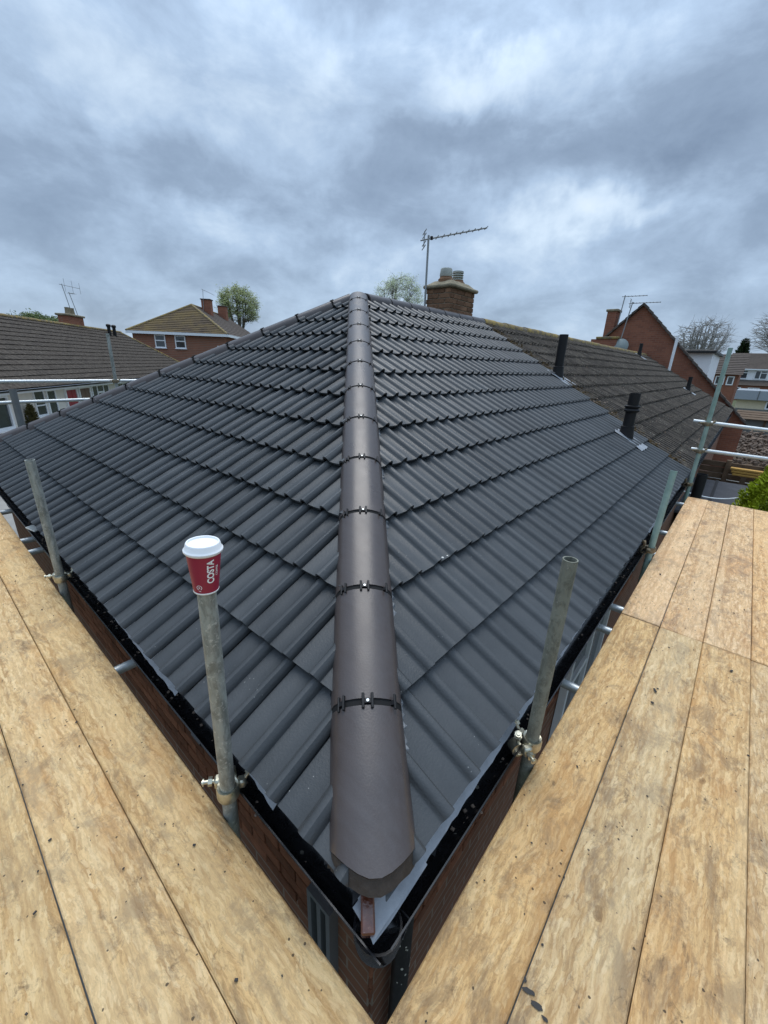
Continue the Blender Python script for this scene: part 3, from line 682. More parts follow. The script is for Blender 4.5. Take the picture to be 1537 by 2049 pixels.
# ------------------------------------------------------------------ scaffold
ZP = -.173; BW = .2132
boards = []
def board(x0, y0, x1, y1, label, tint):
    along = 'y' if (y1 - y0) > (x1 - x0) else 'x'
    L_ = (y1 - y0) if along == 'y' else (x1 - x0)
    mb = MB(); e0, e1 = random.uniform(.0008, .0022), random.uniform(.0008, .0022); mb.cbox((-BW / 2 + e0, -L_ / 2, -.038), (BW / 2 - e1, L_ / 2, 0), .004)
    o = mb.build('scaffold_board', 'board_wood'); cx_, cy_ = (x0 + x1) / 2, (y0 + y1) / 2
    o.location = (cx_, cy_, ZP + random.uniform(-.004, .0015)); o.rotation_euler = (0, 0, random.uniform(-.0008, .0008) + (R(-90) if along == 'x' else 0))
    o.color = (*tint, 1); return tag(o, label, 'board', 'scaffold boards of the working platform')
EL, ER = -.0557, -.1009
ordn = ['first', 'second', 'third', 'fourth', 'fifth', 'sixth']
TINT = [(1.0, .96, .88), (1.06, 1.03, .98), (1.0, .97, .9), (1.05, 1.0, .9), (.98, .98, .98), (1, 1, 1)]
for i in range(5):
    x1 = EL - BW * i
    board(x1 - BW, ER + .003, x1, 3.875, f'weathered scaffold board left of the roof, {ordn[i]} out from the gutter, near length', TINT[i])
    board(x1 - BW, 3.883, x1, 7.6, f'weathered scaffold board left of the roof, {ordn[i]} out from the gutter, far length', (1.1, 1.05, 1.0))
for i in range(5):
    y1 = ER - BW * i
    board(-1.63, y1 - BW, 2.262, y1, f'golden scaffold board right of the roof, {ordn[i]} out from the gutter, near length', [(1.04, .98, .88), (.98, .98, .98), (1.06, 1.0, .92), (1.02, 1.0, 1.0), (1, 1, 1)][i])
    board(2.271, y1 - BW, 5.80, y1, f'pale scaffold board right of the roof, {ordn[i]} out from the gutter, far length', [(1.14, 1.07, 1.10), (1.08, 1.02, 1.05), (1.13, 1.08, 1.12), (1.14, 1.03, .95), (1.1, 1.05, 1)][i])

def coupler(parent, c, axis, out, m='zinc', scale=1.0):
    """double coupler: collar round the pole, hinged flap with bolts, second saddle towards `out`"""
    c = Vector(c); axis = Vector(axis).normalized(); out = (Vector(out) - axis * axis.dot(Vector(out))).normalized(); side = axis.cross(out)
    M = Matrix(((out.x, side.x, axis.x, c.x), (out.y, side.y, axis.y, c.y), (out.z, side.z, axis.z, c.z), (0, 0, 0, 1)))
    mb = MB(); mb.lathe([(.0248, -.020), (.0335, -.023), (.0365, -.014), (.0365, .014), (.0335, .023), (.0248, .020)], 20, M, cap=False)
    mb.cbox((.022, .020, -.020), (.056, .046, .020), .006, M); mb.cbox((.006, -.056, -.017), (.036, -.026, .017), .006, M)
    o = mb.build('coupler', m, parent, True); INV[o.name] = Matrix()
    for (p, dd, r_, l_) in (((.042, .012, 0), (0, 1, .1), .0068, .075), ((.022, -.042, -.004), (.25, -.6, .75), .0068, .066), ((.060, 0, .01), (.3, .3, 1), .0068, .078)):
        b = MB(); p = M @ Vector(p); q = (M.to_3x3() @ Vector(dd)).normalized(); b.tube(p, p + q * l_, r_, n=10); b.tube(p + q * (l_ * .55), p + q * (l_ * .55 + .013), .0145, n=6); b.tube(p + q * (l_ * .9), p + q * (l_ * .9 + .004), .012, n=12)
        child(b.build('bolt', m, None, True), o)
    s = MB(); M2 = M @ Matrix.Translation((.058, 0, -.012)) @ Matrix.Rotation(R(90), 4, 'X')
    n = 14; prof = [(.0245, -.018), (.031, -.018), (.031, .018), (.0245, .018)]
    for i in range(n):
        a0 = R(-150) + R(240) * i / n; a1 = R(-150) + R(240) * (i + 1) / n
        va = [M2 @ Vector((r_ * math.cos(a), r_ * math.sin(a), z)) for a in (a0, a1) for r_, z in prof]
        s.add(va, [(0, 1, 5, 4), (1, 2, 6, 5), (2, 3, 7, 6), (3, 0, 4, 7)])
    child(s.build('saddle', m, None, True), o)
    return o
def pole(label, a, b, m, coup=None, name='scaffold_pole', group='scaffold tubes', r=.0237):
    o = thing(name, label, {'guard_rail': 'rail', 'transom_tube': 'tube', 'soil_pipe': 'pipe'}.get(name, 'pole'), group, loc=a)
    t = MB(); a_, b_ = Vector(a), Vector(b); L_ = (b_ - a_).length
    t.tube((0, 0, 0), (0, 0, L_), r, n=28, hollow=.0042); q = t.build('tube', m, None, True)
    q.matrix_world = Matrix.Translation(a_) @ (b_ - a_).to_track_quat('Z', 'Y').to_matrix().to_4x4(); q.parent = o; q.matrix_parent_inverse = INV[o.name]
    for c in coup or (): coupler(o, *c)
    return o
def lean(base, top, zb=GZ):
    b, t = Vector(base), Vector(top); k = (zb - t.z) / (b.z - t.z); return tuple(t + (b - t) * k)
def at_z(base, top, z):
    b, t = Vector(base), Vector(top); return t + (b - t) * ((z - t.z) / (b.z - t.z))
b_, t_ = (-.03, .606, -.224), (-.03, .566, .699); pole('grey scaffold pole with a paper coffee cup balanced on top', lean(b_, t_), t_, 'galv', [(at_z(b_, t_, -.075), (0, 0, 1), (.5, .75, 0), 'zinc')])
b_, t_ = (-.03, 2.64, -.147), (-.03, 2.621, .684); pole('bare grey scaffold pole further along the left gutter', lean(b_, t_), t_, 'galv', [(at_z(b_, t_, -.08), (0, 0, 1), (.3, .9, 0), 'zinc')])
b_, t_ = (.839, -.076, -.141), (.841, -.076, .704); pole('mossy open-topped scaffold pole in front of the right gutter', lean(b_, t_), t_, 'galv_mossy', [(at_z(b_, t_, -.07), (0, 0, 1), (-.8, .6, 0), 'zinc')])
b_, t_ = (3.33, -.076, -.091), (3.40, -.076, .560); pole('green-painted scaffold pole beside the right-hand boards', lean(b_, t_), t_, 'galv_green', [(at_z(b_, t_, -.09), (0, 0, 1), (-.6, .8, 0), 'zinc_rust')])
b_, t_ = (6.13, -.070, -.176), (6.13, -.066, 1.584); pole('tall scaffold pole carrying the two end guard rails', lean(b_, t_), t_, 'galv_green', [(at_z(b_, t_, .70), (0, 0, 1), (1, .3, 0), 'zinc_rust'), (at_z(b_, t_, .355), (0, 0, 1), (1, .3, 0), 'zinc_rust'), (at_z(b_, t_, -.08), (0, 0, 1), (-.6, .8, 0), 'zinc_rust')])
pole('upper bright guard rail across the end of the right-hand boards', (6.205, .09, .715), (6.205, -1.5, .655), 'galv_bright', name='guard_rail', group='guard rails')
pole('lower bright guard rail across the end of the right-hand boards', (6.205, .03, .362), (6.205, -1.5, .352), 'galv_bright', name='guard_rail', group='guard rails')
pole('upper guard rail beyond the far hip in front of the neighbour bungalow', (-1.3, 7.45, .852), (5.5, 7.45, .86), 'galv_bright', name='guard_rail', group='guard rails')
pole('lower guard rail beyond the far hip in front of the neighbour bungalow', (-1.3, 7.45, .56), (5.5, 7.45, .605), 'galv_bright', name='guard_rail', group='guard rails')
pole('upright scaffold pole behind the far hip crossing the upper guard rail', (1.91, 7.395, GZ), (1.935, 7.395, 1.56), 'galv', [((1.93, 7.395, .855), (0, 0, 1), (0, 1, 0), 'zinc_rust')])
pole('short thick dark grey post behind the far hip at the left edge', (.60, 7.30, GZ), (.625, 7.30, .76), 'post_grey', r=.042)
pole('white pole standing at the far end of the old roof before the gable', (20.2, 2.337, 1.2), (20.2, 2.334, 2.68), 'upvc', r=.05)
tz = ZP - .038 - .026
for side, pos in (('R', (1.45, 2.10, 2.42, 3.62, 4.30, 5.6)), ('L', (1.69, 3.62, 3.92, 4.88, 6.0))):
    for i, t in enumerate(pos):
        if side == 'R': a, b = (t, .085, tz), (t + .02, -1.25, tz); wd = 'right-hand'
        else: a, b = (.12, t, tz), (-1.2, t + .02, tz); wd = 'left-hand'
        pole(f'short transom tube showing under the {wd} boards, {ordn[i]} from the roof corner', a, b, 'galv_bright', name='transom_tube', group='transom tubes under the boards')
# other standing tubes and clutter in the gap
pole('black soil pipe standing at the far end of the right-hand gutter', (6.42, -.16, GZ), (6.43, -.16, .02), 'plastic_black', name='soil_pipe', r=.062, group='pipes')

# mortar fragments on the boards
def fragment(label, x, y, l_, w_, rot):
    mb = MB(); mb.cbox((-l_ / 2, -w_ / 2, 0), (l_ / 2, w_ / 2, w_ * .7), w_ * .28); me = mb.mesh('mortar_fragment', 'chip_dark')
    for v_ in me.vertices: v_.co += Vector((random.uniform(-1, 1), random.uniform(-1, 1), random.uniform(0, 1))) * w_ * .16
    o = link('mortar_fragment', me, None); o.location = (x, y, ZP + .0035); o.rotation_euler = (0, 0, rot); return tag(o, label, 'fragment', 'fragments of mortar on the boards')
fragment('larger dark mortar fragment on the second right-hand board', 1.62, -.385, .026, .009, .5)
fragment('small round dark mortar fragment nearest the mossy pole', 1.52, -.39, .013, .010, 1.2)
fragment('dark mortar fragment on the third right-hand board near the board ends', 2.06, -.66, .020, .009, -.5)
fragment('dark mortar chip on the pale far boards', 3.05, -.20, .016, .011, .2)
ch_ = MB()
for i in range(190):
    if random.random() < .5: x, y = EL - random.uniform(.01, .85), random.uniform(.0, 3.2)
    else: x, y = random.uniform(.0, 4.6), ER - random.uniform(.01, .9)
    r0 = random.choice((.0010, .0013, .0017, .0022, .003)); ch_.cbox((-r0 * 1.5, -r0, 0), (r0 * 1.5, r0, r0 * 1.2), r0 * .35, Matrix.Translation((x, y, ZP + .0028)) @ Matrix.Rotation(random.uniform(0, 6), 4, 'Z'))
tag(ch_.build('grit', 'chip_dark'), 'dark grit and crumbs scattered over the scaffold boards', 'grit', kind='stuff')
st = MB()
for cx_, cy_, rx, ry, rt in ((.232, -.330, .016, .006, 1.9), (.222, -.356, .015, .006, 1.8), (.246, -.316, .006, .004, .5), (.214, -.378, .008, .004, 1.6)):
    n = 14; k = len(st.v); st.v += [(cx_ + math.cos(rt) * rx * q * math.cos(i * 6.283 / n) - math.sin(rt) * ry * q * math.sin(i * 6.283 / n), cy_ + math.sin(rt) * rx * q * math.cos(i * 6.283 / n) + math.cos(rt) * ry * q * math.sin(i * 6.283 / n), ZP + .0032) for i in range(n) for q in (random.uniform(.75, 1.15),)]; st.f.append(tuple(range(k, k + n)))
tag(st.build('paint_stain', 'chip_dark', fixn=False), 'dark grey splash stain on the second right-hand board near the bottom edge', 'stain', kind='stuff')
c_ = MB(); c_.cbox((-.03, -.045, 0), (.03, .045, .012), .004, Matrix.Translation((.03, 3.72, -.085)) @ Matrix.Rotation(.5, 4, 'Z') @ Matrix.Rotation(.3, 4, 'X'))
tag(c_.build('plastic_offcut', 'chip_white'), 'white plastic offcut lying across the left gutter', 'offcut')
b2_ = MB()
for i in range(7):
    a = random.uniform(0, 6); r0 = random.uniform(.003, .006); b2_.cbox((-r0, -r0, 0), (r0, r0, r0), r0 * .3, Matrix.Translation((1.1 + random.uniform(-.09, .09), .62 + random.uniform(-.09, .06), .62 * TB + .035)) @ Matrix.Rotation(a, 4, 'Z'))
tag(b2_.build('mortar_specks', 'chip_white'), 'white mortar specks on the right slope beside the hip', 'specks', kind='stuff')

# ------------------------------------------------------------------ the coffee cup
CP = Vector((-.03, .566, .700))
cup = thing('paper_cup', 'dark red paper coffee cup with white lid balanced on a scaffold pole', 'cup', loc=CP)
T = Matrix.Translation(CP) @ Matrix.Rotation(R(1.5), 4, 'X') @ Matrix.Rotation(R(2.0), 4, 'Y')
R0, R1, HC = .0305, .0425, .118
def cr(z): return R0 + (R1 - R0) * z / HC
m_ = MB(); m_.lathe([(R0 - .0015, 0), (R0, .001), (cr(.05), .05), (R1, HC)], 48, T); m_.build('cup_body', 'cup_red', cup, True)
m_ = MB(); m_.lathe([(R0 + .0003, -.0002), (R0 + .0009, .0015), (R0 + .0009, .0035), (R0 + .0004, .004)], 48, T); m_.build('base_rim', 'print_white', cup, True)
m_ = MB(); m_.lathe([(R1 - .001, HC - .010), (R1 + .0015, HC - .009), (R1 + .0045, HC - .005), (R1 + .0046, HC - .001), (R1 + .0022, HC + .002), (R1 + .0005, HC + .004), (R1 - .0015, HC + .014), (R1 - .0035, HC + .017), (R1 - .006, HC + .0165), (R1 - .0075, HC + .012), (.012, HC + .0105), (0.0005, HC + .0105)], 48, T); m_.build('lid', 'lid_white', cup, True)
m_ = MB(); m_.lathe([(.0028, 0), (.0028, .0004), (0.0002, .0005)], 10, T @ Matrix.Translation((-.022, -.02, HC + .0113))); m_.build('sip_hole', 'chip_dark', cup)
def wrap_text(body, size, az0, zc_, offset, sx=1.0, lift=.0007):
    cu = bpy.data.curves.new('text', 'FONT'); cu.body = body; cu.size = size; cu.align_x = 'CENTER'; cu.align_y = 'CENTER'; cu.offset = offset; cu.resolution_u = 4; cu.space_character = 1.0
    to = bpy.data.objects.new('text', cu); col.objects.link(to); dg = bpy.context.evaluated_depsgraph_get(); me = bpy.data.meshes.new_from_object(to.evaluated_get(dg)); bpy.data.objects.remove(to)
    bm = bmesh.new(); bm.from_mesh(me); bmesh.ops.triangulate(bm, faces=bm.faces); bmesh.ops.subdivide_edges(bm, edges=[e for e in bm.edges if e.calc_length() > .0015], cuts=1)
    for v_ in bm.verts:
        z = zc_ + v_.co.x * sx; r_ = cr(z) + lift; a = az0 - v_.co.y / r_
        v_.co = T @ Vector((r_ * math.cos(a), r_ * math.sin(a), z))
    bm.to_mesh(me); bm.free(); me.materials.clear(); me.materials.append(MATS['print_white']); return link('lettering', me, cup)
AZ = math.atan2(CAM.y - CP.y, CAM.x - CP.x)
wrap_text('COSTA', .0235, AZ + R(20), .066, .0008, .86)
wrap_text('COFFEE', .0090, AZ + R(45), .066, .0001, .95)
# small emblem near the foot: ring with a bean inside and a leaf tick
e_ = MB()
def emb(pts, f): e_.add([T @ Vector(((cr(z) + .0006) * math.cos(AZ + a), (cr(z) + .0006) * math.sin(AZ + a), z)) for a, z in pts], f)
n = 18; ea, ez = R(-30), .022
ring = [(ea + rr * math.cos(2 * math.pi * i / n) / .033, ez + rr * math.sin(2 * math.pi * i / n)) for rr in (.0070, .0056) for i in range(n)]
emb(ring, [(i, (i + 1) % n, n + (i + 1) % n, n + i) for i in range(n) if i not in (13, 14)])
emb([(ea + .0026 * math.cos(q) / .033, ez + .0018 * math.sin(q)) for q in [i * .785 for i in range(8)]], [tuple(range(8))])
emb([(ea - .10, ez - .0105), (ea + .05, ez - .009), (ea + .14, ez - .0125), (ea + .02, ez - .0108)], [(0, 1, 2, 3)])
e_.build('emblem', 'print_white', cup, fixn=False)

# ------------------------------------------------------------------ neighbour bungalow across the way (left)
def P2(o, d, n_, t, a, z): return Vector((o.x + d.x * t + n_.x * a, o.y + d.y * t + n_.y * a, z))
E0 = Vector((2.002, 19.665, 0)); ND = Vector((.6553, .7554, 0)).normalized(); NN = Vector((ND.y, -ND.x, 0)); ZE, ZT, HD = -.106, 2.86, 4.45; TA, TE = -12., 20.6; TBk = TE + HD
nb = thing('bungalow', 'white-walled bungalow with red door and brown tiled roof across the way', 'house', loc=(E0.x, E0.y, GZ))
def pt(t, a, z): return P2(E0, ND, NN, t, a, z)
deckN = MB(); deckN.add([pt(TA, 0, ZE), pt(TBk, 0, ZE), pt(TE, -HD, ZT), pt(TA, -HD, ZT)], [(0, 1, 2, 3)]); nslope = deckN.build('roof_slope', 'felt', nb, fixn=False)
db = MB(); db.add([pt(TA, -2 * HD, ZE), pt(TBk, -2 * HD, ZE), pt(TE, -HD, ZT), pt(TA, -HD, ZT), pt(TBk, 0, ZE)], [(1, 0, 3, 2), (4, 1, 2)]); db.build('roof_slope', 'roof_far', nb, fixn=False)
SL = math.hypot(HD, ZT - ZE); Vn = (pt(0, -HD, ZT) - pt(0, 0, ZE)) / SL; Nn_ = ND.cross(Vn)
flat = [(-.01, -.006), (.0, 0), (.13, .0), (.14, .006), (.155, .010), (.17, .006), (.18, 0), (.318, 0)]
ntile = [tile_mesh('roof_tile', 'tile_old_brown', jit=.007, tilt=.036, prof=flat) for _ in range(5)]
gN = SL / 15.; rest = MB(); cnd = []
for k in range(15):
    for j in range(int((TBk - TA) / .33)):
        t = TA + .33 * j; f_ = k / 15. + .03
        if t + .33 < TBk - f_ * HD: cnd.append((k, t, (pt(t, -HD * f_, ZE) - CAM).length))
vis = [c for c in cnd if c[1] > -2.2]; vis.sort(key=lambda c: c[2]); ind = set((c[0], c[1]) for c in vis[:300])
for k, t, _ in cnd:
    o = pt(t, 0, ZE) + Vn * (gN * k) + Nn_ * random.uniform(.0, .008); s_ = gN / .33
    M = Matrix(((ND.x, Vn.x, Nn_.x, o.x), (ND.y, Vn.y, Nn_.y, o.y), (ND.z, Vn.z, Nn_.z, o.z), (0, 0, 0, 1))) @ Matrix.Rotation(random.uniform(-.01, .01), 4, 'Z')
    me = random.choice(ntile)
    if (k, t) in ind: q = link('roof_tile', me, None, M=M); q.parent = nslope; q.matrix_parent_inverse = Matrix()
    else: rest.add([M @ v_.co for v_ in me.vertices], [tuple(p.vertices) for p in me.polygons])
INVN = INV[nb.name]
for q in nslope.children: q.matrix_parent_inverse = nslope.matrix_world.inverted() if False else Matrix()
t = rest.build('far_roof_tiles', 'tile_old_brown', None, True); t.parent = nslope; tag(t, kind='stuff')
x = TA
while x < TE:
    mb = MB(); mb.extrude(HP + HI, pt(x, -HD, ZT + .05), pt(x + .44, -HD, ZT + .05 + random.uniform(-.01, .01)), NN, Vector((0, 0, 1))); mb.build('ridge_tile', 'ridge_lichen', nb, True); x += .45
hd_ = pt(TBk, 0, ZE); ht = pt(TE, -HD, ZT); nh = 14
for i in range(nh):
    a, b = hd_ + (ht - hd_) * (i / nh), hd_ + (ht - hd_) * ((i + .97) / nh); d_, X_, Y_ = cap_frame(a, b); mb = MB(); mb.extrude(HP + HI, a + Y_ * .05, b + Y_ * .05, X_, Y_); mb.build('hip_tile', 'ridge_lichen', nb, True)
Mw = lambda t, a, z: Matrix(((ND.x, NN.x, 0, pt(t, a, z).x), (ND.y, NN.y, 0, pt(t, a, z).y), (0, 0, 1, z), (0, 0, 0, 1)))
wb = MB(); wb.box((TA + .3, -2 * HD + .5, GZ), (TBk - .5, -.5, ZE - .02), Mw(0, 0, 0)); wb.build('wall', 'render_white', nb)
fb = MB(); fb.box((TA, -.05, ZE - .16), (TBk, .0, ZE - .015), Mw(0, 0, 0)); fb.box((TA, -.5, ZE - .165), (TBk, -.05, ZE - .145), Mw(0, 0, 0)); fb.build('fascia', 'upvc', nb)
gb = MB(); gb.extrude([(-.055, 0), (-.04, -.04), (0, -.056), (.04, -.04), (.055, 0), (0, -.03)], pt(TA, .06, ZE - .03), pt(TBk, .06, ZE - .03), NN, Vector((0, 0, 1))); gb.build('gutter', 'plastic_black', nb)
WD = -.5
def nwin(t0, t1, z0, z1, **k): return window(nb, pt(t0, WD, z0), ND, NN, t1 - t0, z1 - z0, **k)
nwin(-.9, .92, -1.55, -.32, bars=(.9,), f=.09, dep=.08, sill=True)
nwin(2.42, 3.1, -1.3, -.28, f=.05, hb_=((.05, .63, .42),), sill=True); nwin(3.25, 3.92, -1.4, -.28, f=.08)
nwin(6.95, 8.75, -1.3, -.28, bars=(.55, 1.2), hb_=((.55, 1.2, .62),), f=.08, sill=True); nwin(9.6, 11.4, -1.4, -.3, bars=(.9,), f=.08, sill=True)
def door(t0, t1, m):
    o = window(nb, pt(t0 - .09, WD, GZ + .1), ND, NN, t1 - t0 + .18, ZE - .2 - GZ - .1, f=.09, dep=.07, name='door_frame', glass=m)
    p = MB(); 
    for i in range(2):
        for j in range(3): p.cbox((t0 + .09 + i * (t1 - t0) * .46, WD + .02, GZ + .25 + j * .66), (t0 + (t1 - t0) * .42 + i * (t1 - t0) * .46, WD + .034, GZ + .78 + j * .66), .005, Mw(0, 0, 0))
    child(p.build('door_panel', m), o)
door(4.68, 5.52, 'door_red'); door(5.82, 6.72, 'door_brown')
ck_ = MB(); ck_.box((13.85, -HD - .55, 1.6), (15.6, -HD + .05, ZT + .55), Mw(0, 0, 0)); nch = ck_.build('chimney', 'brick_far', nb)
ck_ = MB(); ck_.cbox((13.75, -HD - .65, ZT + .55), (15.7, -HD + .15, ZT + .67), .03, Mw(0, 0, 0))
for t in (14.5, 15.0): ck_.lathe([(.16, 0), (.13, .35), (.15, .4), (.1, .4)], 12, Matrix.Translation(pt(t, -HD - .25, ZT + .67)))
child(ck_.build('chimney_cap', 'concrete_cap', None, True), nch)
# two small black vents near the ridge
for t in (17.8, 18.6):
    v_ = MB(); c = pt(t, -HD + .55, ZT - .6); v_.tube(c, c + Vector((0, 0, .95)), .11, n=10); v_.lathe([(.11, .8), (.16, .83), (.16, .95), (.08, 1.0)], 10, Matrix.Translation(c)); v_.build('vent_pipe', 'plastic_black', nb, True)
c = pt(15.0, -HD - .25, ZT + .6); aerial('three-pronged aerial on the chimney of the white bungalow', c, c + Vector((-.2, .2, 1.85)), (.8, .6, 0), 1.7, 3, r=.018, el_len=.8, reflector=False, up_el=True)
c = pt(15.9, -HD - .25, ZT + .0); aerial('thin leaning mast just right of the chimney of the white bungalow', c, c + Vector((-.3, .25, 2.1)), (.8, .6, 0), .5, 3, r=.018, el_len=.4, reflector=False)

# ------------------------------------------------------------------ vegetation
def leaves(mb, c, n_, rad, size, asp=.6, flat=0):
    for _ in range(n_):
        d_ = Vector((random.gauss(0, 1), random.gauss(0, 1), random.gauss(0, 1))).normalized() * rad * random.random() ** .5; p = c + d_
        a = Vector((random.uniform(-1, 1), random.uniform(-1, 1), random.uniform(-1, 1))).normalized(); b = a.orthogonal().normalized(); s_ = size * random.uniform(.6, 1.3)
        k = len(mb.v); mb.v += [tuple(p - a * s_), tuple(p + b * s_ * asp), tuple(p + a * s_), tuple(p - b * s_ * asp)]; mb.f.append((k, k + 1, k + 2, k + 3))
def tree(name, label, base, z0, z1, rad, trunk_r, ntwig, leafm=None, nleaf=12, lsize=.1, lrad=.4, bark='bark', seed=1, cat='tree', group='trees behind the houses', fanlow=.0, twig_r=.03, stems=7, sag=0):
    """trunk dividing into limbs; twigs arc from the limbs to points filling an uneven crown between z0 and z1"""
    rs = random.Random(seed); base = Vector(base); o = thing(name, label, cat, group, loc=base); tr = MB(); lf = MB()
    hub = base + Vector((0, 0, (z0 - base.z) * .8)); cz, rz = (z0 + z1) / 2, (z1 - z0) / 2
    tr.tube(base, hub, trunk_r, trunk_r * .8, n=9, caps=False)
    lobes = [(rs.uniform(0, 6.28), rs.uniform(-.8, .9), rs.uniform(.72, 1.12)) for _ in range(9)]
    def shell(a, e):
        k = .86
        for la, le, lv in lobes:
            dd = (math.cos(a - la) * .5 + .5) * max(0, 1 - abs(math.sin(e) - le)); k += (lv - .9) * dd * .7
        return k
    limbs = []
    def curve(p, q, r0, r1, bend, n=3, sides=4):
        pv = p; prev = p
        for i in range(1, n + 1):
            f = i / n; m = p.lerp(q, f) + bend * (f * (1 - f) * 4); tr.tube(prev, m, r0 + (r1 - r0) * (i - 1) / n, r0 + (r1 - r0) * f, n=sides, caps=False); prev = m
            yield m
    for k in range(stems):
        a = 6.28 * k / stems + rs.uniform(-.3, .3); e = rs.uniform(.15, 1.3)
        tip = Vector((base.x + rad * .62 * math.cos(a) * math.cos(e), base.y + rad * .62 * math.sin(a) * math.cos(e), cz + rz * .62 * math.sin(e)))
        limbs += list(curve(hub, tip, trunk_r * .45, trunk_r * .14, Vector((math.cos(a), math.sin(a), -.2)) * rad * .10, 5, 6))
    limbs.append(hub)
    for k in range(ntwig):
        a = rs.uniform(0, 6.28); e = math.asin(rs.uniform(-.75 + fanlow, 1)); f = rs.uniform(.5, 1) ** .5 * shell(a, e)
        q = Vector((base.x + rad * f * math.cos(a) * math.cos(e), base.y + rad * f * math.sin(a) * math.cos(e), cz + rz * f * math.sin(e)))
        src = min((l for l in rs.sample(limbs, min(9, len(limbs)))), key=lambda l: (l - q).length + max(0, l.z - q.z) * 1.5)
        pts = list(curve(src, q, twig_r, twig_r * .3, Vector((rs.uniform(-1, 1), rs.uniform(-1, 1), .6)) * (q - src).length * .10, 3, 3))
        for w_ in range(2):
            m = pts[1].lerp(pts[2], rs.random()); e2 = m + (q - src).normalized() * rs.uniform(.3, .8) * rad * .22 + Vector((rs.gauss(0, 1), rs.gauss(0, 1), rs.gauss(0, .8))) * rad * .08; tr.tube(m, e2, twig_r * .5, twig_r * .2, n=3, caps=False)
            if leafm: leaves(lf, e2, nleaf // 3, lrad * .7, lsize)
        if leafm: leaves(lf, q, nleaf, lrad, lsize); leaves(lf, pts[1], nleaf // 3, lrad, lsize)
    tr.build('trunk', bark, o, fixn=False)
    if leafm: lf.build('crown', leafm, o, fixn=False)
    return o
tree('deciduous_tree', 'tall tree in fresh pale green leaf behind the hipped brick house', (36.4, 60.9, GZ), 5.6, 11.7, 3.3, .34, 330, 'leaf_spring', 24, .085, .42, seed=3)
tree('deciduous_tree', 'whitish blossoming tree behind the apex of the new roof', (34.9, 28.6, GZ), 5.0, 10.1, 2.9, .2, 340, 'leaf_blossom', 16, .055, .32, 'bark_pale', seed=8, twig_r=.018)
tree('deciduous_tree', 'low dark green tree top over the ridge of the white bungalow', (19.9, 102.8, GZ), 2.5, 7.8, 4.6, .3, 260, 'leaf_bush', 26, .17, .7, seed=5)
tree('bare_tree', 'large bare fan-shaped tree above the white flat-roofed block', (101.5, 8.9, GZ), 3.2, 11.6, 5.9, .5, 330, None, bark='bark_pale', seed=11, twig_r=.06, stems=22)
tree('bare_tree', 'bare tree cut by the right edge over the terrace roof', (112., -2.6, GZ), 5., 14.5, 6.0, .42, 420, None, bark='bark_pale', seed=14, twig_r=.06, stems=9)
def conifer(name, label, base, h, rw, m, n_, size, seed=1, cat='conifer', group='evergreens', trunk=True):
    rs = random.Random(seed); base = Vector(base); o = thing(name, label, cat, group, loc=base); mb = MB()
    lob = [(rs.uniform(0, 6.28), rs.uniform(.1, .9), rs.uniform(.6, 1.15)) for _ in range(16)]
    for _ in range(n_):
        t = rs.random() ** .8; a = rs.uniform(0, 6.28); rr = rw * (1 - t) ** .6 * (.72 + .28 * math.sin(a * 3 + t * 9) + .18 * math.sin(a * 7 - t * 15)) * rs.uniform(.55, 1.05)
        p = base + Vector((rr * math.cos(a), rr * math.sin(a), .02 + t * h * (1 + .05 * math.sin(a * 5))))
        d_ = (Vector((math.cos(a), math.sin(a), .9)) + Vector((rs.gauss(0, .5), rs.gauss(0, .5), rs.gauss(0, .5)))).normalized(); b = d_.orthogonal().normalized(); b = (Matrix.Rotation(rs.uniform(0, 6.28), 3, d_) @ b)
        s_ = size * rs.uniform(.6, 1.4); k = len(mb.v); mb.v += [tuple(p - d_ * s_ * .3), tuple(p + b * s_ * .3), tuple(p + d_ * s_), tuple(p - b * s_ * .3)]; mb.f.append((k, k + 1, k + 2, k + 3))
    mb.build('crown', m, o, fixn=False); tb = MB(); tb.tube(base - Vector((0, 0, .3)), base + Vector((0, 0, h * .8)), rw * .12, rw * .02, n=7); tb.build('trunk', 'bark', o); return o
conifer('conifer', 'dark conical evergreen beyond the terrace roof', (112., 2.9, GZ), 10.2, 2.6, 'leaf_dark', 4000, .5, 2)
conifer('conifer_bush', 'bright lime green conifer bush beyond the end of the boards', (8.35, -1.08, GZ), 2.42, 1.15, 'leaf_lime', 20000, .055, 5, cat='bush')
conifer('climbing_plant', 'brown-green climber on the wall of the white bungalow', pt(1.75, -.3, GZ), 1.65, .42, 'leaf_brown', 1800, .09, 6, cat='plant', group='plants')

